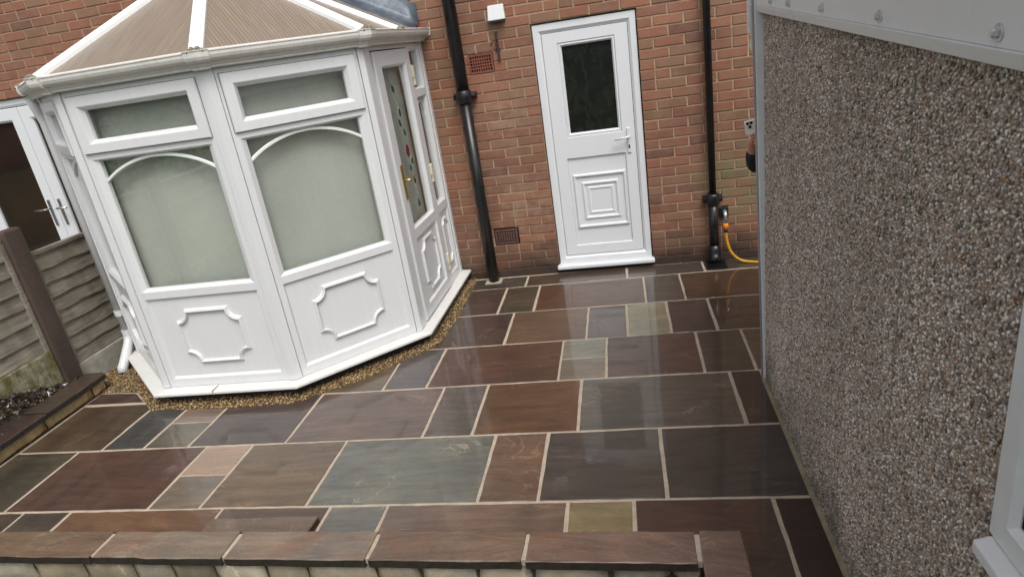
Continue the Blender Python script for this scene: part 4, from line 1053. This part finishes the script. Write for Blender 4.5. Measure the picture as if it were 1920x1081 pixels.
g = G(); g.hexa([GP_.P(-.12, .06, 2.10), GP_.P(5.7, .06, 1.83), GP_.P(5.7, -2.8, 1.83), GP_.P(-.12, -2.8, 2.10), GP_.P(-.12, .06, 2.14), GP_.P(5.7, .06, 1.87), GP_.P(5.7, -2.8, 1.87), GP_.P(-.12, -2.8, 2.14)]); g.obj('roof', mat_plain('fibre_cement', L(120, 120, 118), .8), gar)
# pebbles
pts = []; step = .0084
for u0, u1, z0, z1 in [(js[0]+.01, js[1], .012, 9), (js[1], js[2], .012, 9), (js[2], js[3], .012, 9), (js[3], js[4], .012, 9), (2.165, 3.11, .012, .880)]:
    nu = int((u1-u0-.008)/step); nz = int((min(z1, 1.93)-z0)/step)
    uu, zz = np.meshgrid(u0+.006+np.arange(nu)*step, z0+np.arange(nz)*step); uu = uu+(np.arange(nz)[:, None] % 2)*step/2
    uu = (uu+rng.uniform(-.0032, .0032, uu.shape)).ravel(); zz = (zz+rng.uniform(-.0032, .0032, zz.shape)).ravel()
    keep = rng.uniform(0, 1, uu.shape) < .94; keep &= (uu > u0+.005) & (uu < u1-.005); uu, zz = uu[keep], zz[keep]
    ww = rng.uniform(-.001, .0028, uu.shape)
    A, U, Nn = np.array(GP_.A), np.array(GP_.u), np.array(GP_.n)
    xy = A[None]+uu[:, None]*U[None]+ww[:, None]*Nn[None]; pts.append(np.concatenate([xy, zz[:, None]], 1))
pb = stones('pebbledash', np.concatenate(pts), .0047, M['pebble'], .62, 'x', gar, .35)
# panel joints: dark mossy cracks are the gaps between the panels; pointing line at the foot
g = G(); c = [(0, .022), (4.2, .022), (4.2, -.02), (0, -.02)]
g.hexa([GP_.P(.0, .024, -.004), GP_.P(4.2, .024, -.004), GP_.P(4.2, -.0, -.004), GP_.P(.0, -.0, -.004), GP_.P(.0, .014, .010), GP_.P(4.2, .014, .010), GP_.P(4.2, .0, .022), GP_.P(.0, .0, .022)]); g.obj('mortar_fillet', mat_plain('green_fillet', L(120, 114, 92), .9, var=.3, scale=14, bump=.5), gar)
# corner trim
g = G(); c = [(-.066, -.06), (.010, -.06), (.010, .008), (-.066, .008)]
g.hexa([GP_.P(u, w_, .006) for u, w_ in c]+[GP_.P(u, w_+(.032 if w_ > 0 else 0), 1.985) for u, w_ in c]); g.obj('corner_trim', M['trim'], gar, bevel=.003)
g = G(); c = [(-.048, .0), (-.004, .0), (-.004, .0105), (-.048, .0105)]; g.hexa([GP_.P(u, w_, .008) for u, w_ in c]+[GP_.P(u, w_+.032, 1.98) for u, w_ in c]); g.obj('sealant_strip', M['trimgrey'], gar)
# fascia boards, lip, bolts
FZ = lambda u: 1.916-.0605*(u-.2)       # lower edge of the board
def sloped(u0, u1, w0, w1, lo, hi):
    c = [(u0, w0), (u1, w0), (u1, w1), (u0, w1)]
    return [GP_.P(u, w_, FZ(u)+lo) for u, w_ in c]+[GP_.P(u, w_, FZ(u)+hi) for u, w_ in c]
for a, b in ((-.12, .648), (.652, 4.2)):
    g = G(); g.hexa(sloped(a, b, .012, .030, .022, .22)); fo = g.obj('fascia_board', M['fascia'], gar, bevel=.002)
    g = G(); g.hexa([GP_.P(a, -.03, FZ(a)), GP_.P(b, -.03, FZ(b)), GP_.P(b, .024, FZ(b)-.010), GP_.P(a, .024, FZ(a)-.010), GP_.P(a, -.03, FZ(a)+.02), GP_.P(b, -.03, FZ(b)+.02), GP_.P(b, .036, FZ(b)+.022), GP_.P(a, .036, FZ(a)+.022)]); g.obj('fascia_lip', M['fascia'], fo, bevel=.003)
    for u in (.30, .60, 1.02, 1.50, 2.04, 2.6, 3.2):
        if not a < u < b: continue
        c0 = Vector(GP_.P(u, .030, FZ(u)+.047)); nn = Vector((GP_.n.x, GP_.n.y, 0))
        g = G(); g.tube([c0, c0+nn*.003, c0+nn*.004], [.0155, .0155, .013], 16); g.tube([c0+nn*.003, c0+nn*.010, c0+nn*.013], [.0095, .0092, .005], 6); g.obj('bolt', M['chrome'], fo)
g = G(); g.hexa(sloped(-.165, -.122, -.02, .042, -.11, .22)); g.obj('fascia_end', M['trim'], gar, bevel=.004)
g = G(); GP_.slab(g, -.20, -.168, 1.745, 1.80, -.015, .025); g.obj('downpipe_outlet', M['trim'], gar, bevel=.004)
# window
g = G(); GP_.ring(g, (WIN[0], WIN[1], WIN[2], WIN[3]), (WIN[0]+.064, WIN[1]-.064, WIN[2]+.064, WIN[3]-.064), [(0, -.05), (0, .018), (.03, .022), (.80, .022), (1, .008), (1, -.03)])
wn = g.obj('garage_window', M['trim'], gar); wn['label'] = 'white framed garage window with projecting sill'
g = G(); GP_.ring(g, (WIN[0]+.063, WIN[1]-.063, WIN[2]+.063, WIN[3]-.063), (WIN[0]+.071, WIN[1]-.071, WIN[2]+.071, WIN[3]-.071), [(0, .004), (.5, .006), (1, -.008)]); g.obj('gasket', M['seal'], wn)
g = G(); GP_.pane(g, WIN[0]+.06, WIN[1]-.06, WIN[2]+.06, WIN[3]-.06, -.02); g.obj('pane', M['darkglass'], wn, keep=True)
g = G(); c = [(WIN[0]+.004, .0), (WIN[1]-.004, .0), (WIN[1]-.004, .052), (WIN[0]+.004, .052)]
g.hexa([GP_.P(u, w_, .886) for u, w_ in c[:2]]+[GP_.P(u, w_, .880) for u, w_ in c[2:]]+[GP_.P(u, w_, .924) for u, w_ in c[:2]]+[GP_.P(u, w_, .910) for u, w_ in c[2:]]); g.obj('window_sill', M['trim'], wn, bevel=.005)

# ------------------------------------------------------------------ person behind the garage corner, filming with a phone
skin = mat_plain('skin', L(190, 138, 114), .5, var=.06); cloth = mat_plain('black_jacket', L(26, 26, 30), .8, var=.2, scale=40, bump=.3); trou = mat_plain('dark_trousers', L(36, 40, 52), .85, var=.2, scale=60, bump=.3); shoe = mat_plain('dark_shoe', L(30, 28, 27), .5); hair = mat_plain('dark_hair', L(40, 30, 24), .6, var=.4, scale=80, bump=.5)
PX, PY = 1.735, -1.33
per = root('person', (PX, PY, 0), 'person in a black jacket behind the garage corner, holding up a phone', 'person')
def skinned(name, pts, edges, rootv, mat, lev=2):
    me = bpy.data.meshes.new(name); o0 = org(per)
    me.from_pydata([tuple(Vector(p[0])-o0) for p in pts], edges, []); me.update()
    o = bpy.data.objects.new(name, me); COL.objects.link(o); o.parent = per; ORG[o.name] = o0
    m = o.modifiers.new('skin', 'SKIN'); m.use_smooth_shade = True
    for i, p in enumerate(pts):
        r = p[1]; r = r if isinstance(r, tuple) else (r, r); me.skin_vertices[0].data[i].radius = r; me.skin_vertices[0].data[i].use_root = (i == rootv)
    s = o.modifiers.new('sub', 'SUBSURF'); s.levels = lev; s.render_levels = lev
    me.materials.append(mat); return o
X = PX
HAND = Vector((1.350, -1.585, 1.270)); ELB = Vector((1.385, -1.47, 1.075)); SHR = Vector((X-.185, PY, 1.43))
HAND2 = Vector((1.415, -1.590, 1.270)); ELB2 = Vector((1.83, -1.50, 1.09)); SHL = Vector((X+.185, PY, 1.43))
body = [((X, PY, .95), (.15, .11)), ((X, PY, 1.12), (.135, .10)), ((X, PY, 1.30), (.155, .11)), ((X, PY, 1.43), (.12, .09)), ((X, PY-.005, 1.52), .055), ((X-.005, PY-.02, 1.58), .065), ((X-.01, PY-.03, 1.66), .085), ((X-.01, PY-.02, 1.73), .06),
        (SHR, .058), (ELB, .042), (HAND+Vector((.003, .04, -.05)), .027), (HAND+Vector((0, .012, 0)), (.034, .018)),
        (SHL, .058), (ELB2, .042), (HAND2+Vector((.02, .03, -.05)), .027), (HAND2+Vector((0, .012, 0)), (.034, .018)),
        ((X-.09, PY, .88), .088), ((X-.10, PY-.02, .49), .058), ((X-.10, PY+.01, .10), .04), ((X-.105, PY-.12, .045), (.04, .03)),
        ((X+.09, PY, .88), .088), ((X+.10, PY-.01, .49), .058), ((X+.11, PY+.02, .10), .04), ((X+.115, PY-.11, .045), (.04, .03))]
be = [(0, 1), (1, 2), (2, 3), (3, 4), (4, 5), (5, 6), (6, 7), (3, 8), (8, 9), (9, 10), (10, 11), (3, 12), (12, 13), (13, 14), (14, 15), (0, 16), (16, 17), (17, 18), (18, 19), (0, 20), (20, 21), (21, 22), (22, 23)]
# fingers of both hands, closed round the phone's edge
def fingers(base, s, first):
    for k, (dz, ln) in enumerate(((.032, .030), (.012, .034), (-.008, .032), (-.026, .026))):
        i = len(body); p0 = base+Vector((s*.012, .004, dz)); p1 = p0+Vector((-s*.004, -.024, .006)); p2 = p1+Vector((s*ln*.7, -.008, .004)); p3 = p2+Vector((s*ln*.5, .004, .0))
        body.extend([(p0, .009), (p1, .009), (p2, .0085), (p3, .0075)]); be.extend([(first, i), (i, i+1), (i+1, i+2), (i+2, i+3)])
    i = len(body); body.extend([(base+Vector((s*.020, .012, .025)), .011), (base+Vector((s*.030, .012, .055)), .010), (base+Vector((s*.038, .008, .078)), .0085)]); be.extend([(first, i), (i, i+1), (i+1, i+2)])
fingers(HAND, 1, 11); fingers(HAND2, -1, 15)
skinned('body', body, be, 0, skin, 1)
jk = [((X, PY, .90), (.175, .125)), ((X, PY, 1.12), (.16, .12)), ((X, PY, 1.30), (.175, .125)), ((X, PY, 1.43), (.135, .10)), ((X, PY, 1.49), .075), (SHR, .078), ((SHR+ELB)/2, .066), (ELB, .060), (HAND+Vector((.004, .05, -.065)), .040), (SHL, .078), ((SHL+ELB2)/2, .066), (ELB2, .060), (HAND2+Vector((.03, .04, -.065)), .040)]
skinned('jacket', jk, [(0, 1), (1, 2), (2, 3), (3, 4), (3, 5), (5, 6), (6, 7), (7, 8), (3, 9), (9, 10), (10, 11), (11, 12)], 0, cloth)
tj = [((X, PY, .93), (.16, .118)), ((X-.09, PY, .86), .102), ((X-.10, PY-.02, .49), .074), ((X-.10, PY+.01, .09), .062), ((X+.09, PY, .86), .102), ((X+.10, PY-.01, .49), .074), ((X+.11, PY+.02, .09), .062)]
skinned('trousers', tj, [(0, 1), (1, 2), (2, 3), (0, 4), (4, 5), (5, 6)], 0, trou)
for sx, yy in ((-.105, .0), (.112, .01)):
    skinned('shoe', [((X+sx, PY+.035+yy, .05), (.046, .044)), ((X+sx, PY-.05+yy, .046), (.048, .040)), ((X+sx, PY-.15+yy, .038), (.044, .032))], [(0, 1), (1, 2)], 0, shoe)
skinned('hair', [((X-.01, PY+.035, 1.62), .06), ((X-.01, PY+.025, 1.70), (.088, .075)), ((X-.01, PY-.02, 1.755), (.07, .06))], [(0, 1), (1, 2)], 1, hair)
ph_ = root('phone', (1.384, -1.612, 1.348), 'pale silver phone with three lenses held up at the garage corner', 'phone')
tl = Matrix.Rotation(math.radians(-8), 3, 'Y')
def PH(x, y, z): q = tl @ Vector((x, y, z)); return tuple(q+Vector((1.384, -1.612, 1.348)))
def pbox(x0, x1, y0, y1, z0, z1): return [PH(*p) for p in ((x0, y0, z0), (x1, y0, z0), (x1, y1, z0), (x0, y1, z0), (x0, y0, z1), (x1, y0, z1), (x1, y1, z1), (x0, y1, z1))]
silver = mat_plain('pale_phone', L(236, 232, 226), .35, var=.03)
g = G(); g.hexa(pbox(-.078, .078, -.004, .004, -.039, .039)); g.obj('phone_case', silver, ph_, bevel=.006, seg=3)
g = G(); g.hexa(pbox(-.074, -.033, -.0065, -.004, -.006, .035)); g.obj('camera_module', silver, ph_, bevel=.004)
for x, z in ((-.063, .024), (-.044, .024), (-.0535, .004)):
    g = G(); c0 = Vector(PH(x, -.0065, z)); g.tube([c0, c0+Vector((0, -.003, 0))], .0082, 16); g.obj('lens', M['seal'], ph_)

# ------------------------------------------------------------------ garden hedge behind the viewpoint (mirrored in the glass)
hd = root('garden_hedge', (0, -15, -.5), 'tall dark green hedge at the end of the garden', 'hedge')
n = 26000; c = np.stack([rng.uniform(-16, 12, n), rng.normal(-15, .55, n), rng.uniform(-.5, 3.4, n)], 1)
c[:, 2] += .5*np.sin(c[:, 0]*1.3)*np.clip(c[:, 2]/3, 0, 1)
d1 = rng.normal(0, 1, (n, 3)); d1 /= np.linalg.norm(d1, axis=1)[:, None]; d2 = rng.normal(0, 1, (n, 3)); d2 -= (d1*d2).sum(1)[:, None]*d1; d2 /= np.linalg.norm(d2, axis=1)[:, None]
s = rng.uniform(.05, .11, n)[:, None]
vv = np.stack([c-d1*s, c+d2*s*.5, c+d1*s, c-d2*s*.5], 1).reshape(-1, 3) - np.array(org(hd))
me = bpy.data.meshes.new('foliage'); me.from_pydata(vv.tolist(), [], np.arange(4*n).reshape(-1, 4).tolist()); me.materials.append(mat_plain('hedge_leaf', (.035, .06, .022, 1), .7, var=.4, scale=3))
o = bpy.data.objects.new('foliage', me); COL.objects.link(o); o.parent = hd; o['kind'] = 'stuff'
for i in range(9):
    x = -15+i*3.2; g = G(); g.tube([(x, -15, -.5), (x+.1, -15, 1.2), (x, -15.1, 2.8)], [.09, .06, .03], 8); g.obj('trunk', M['rust'], hd)
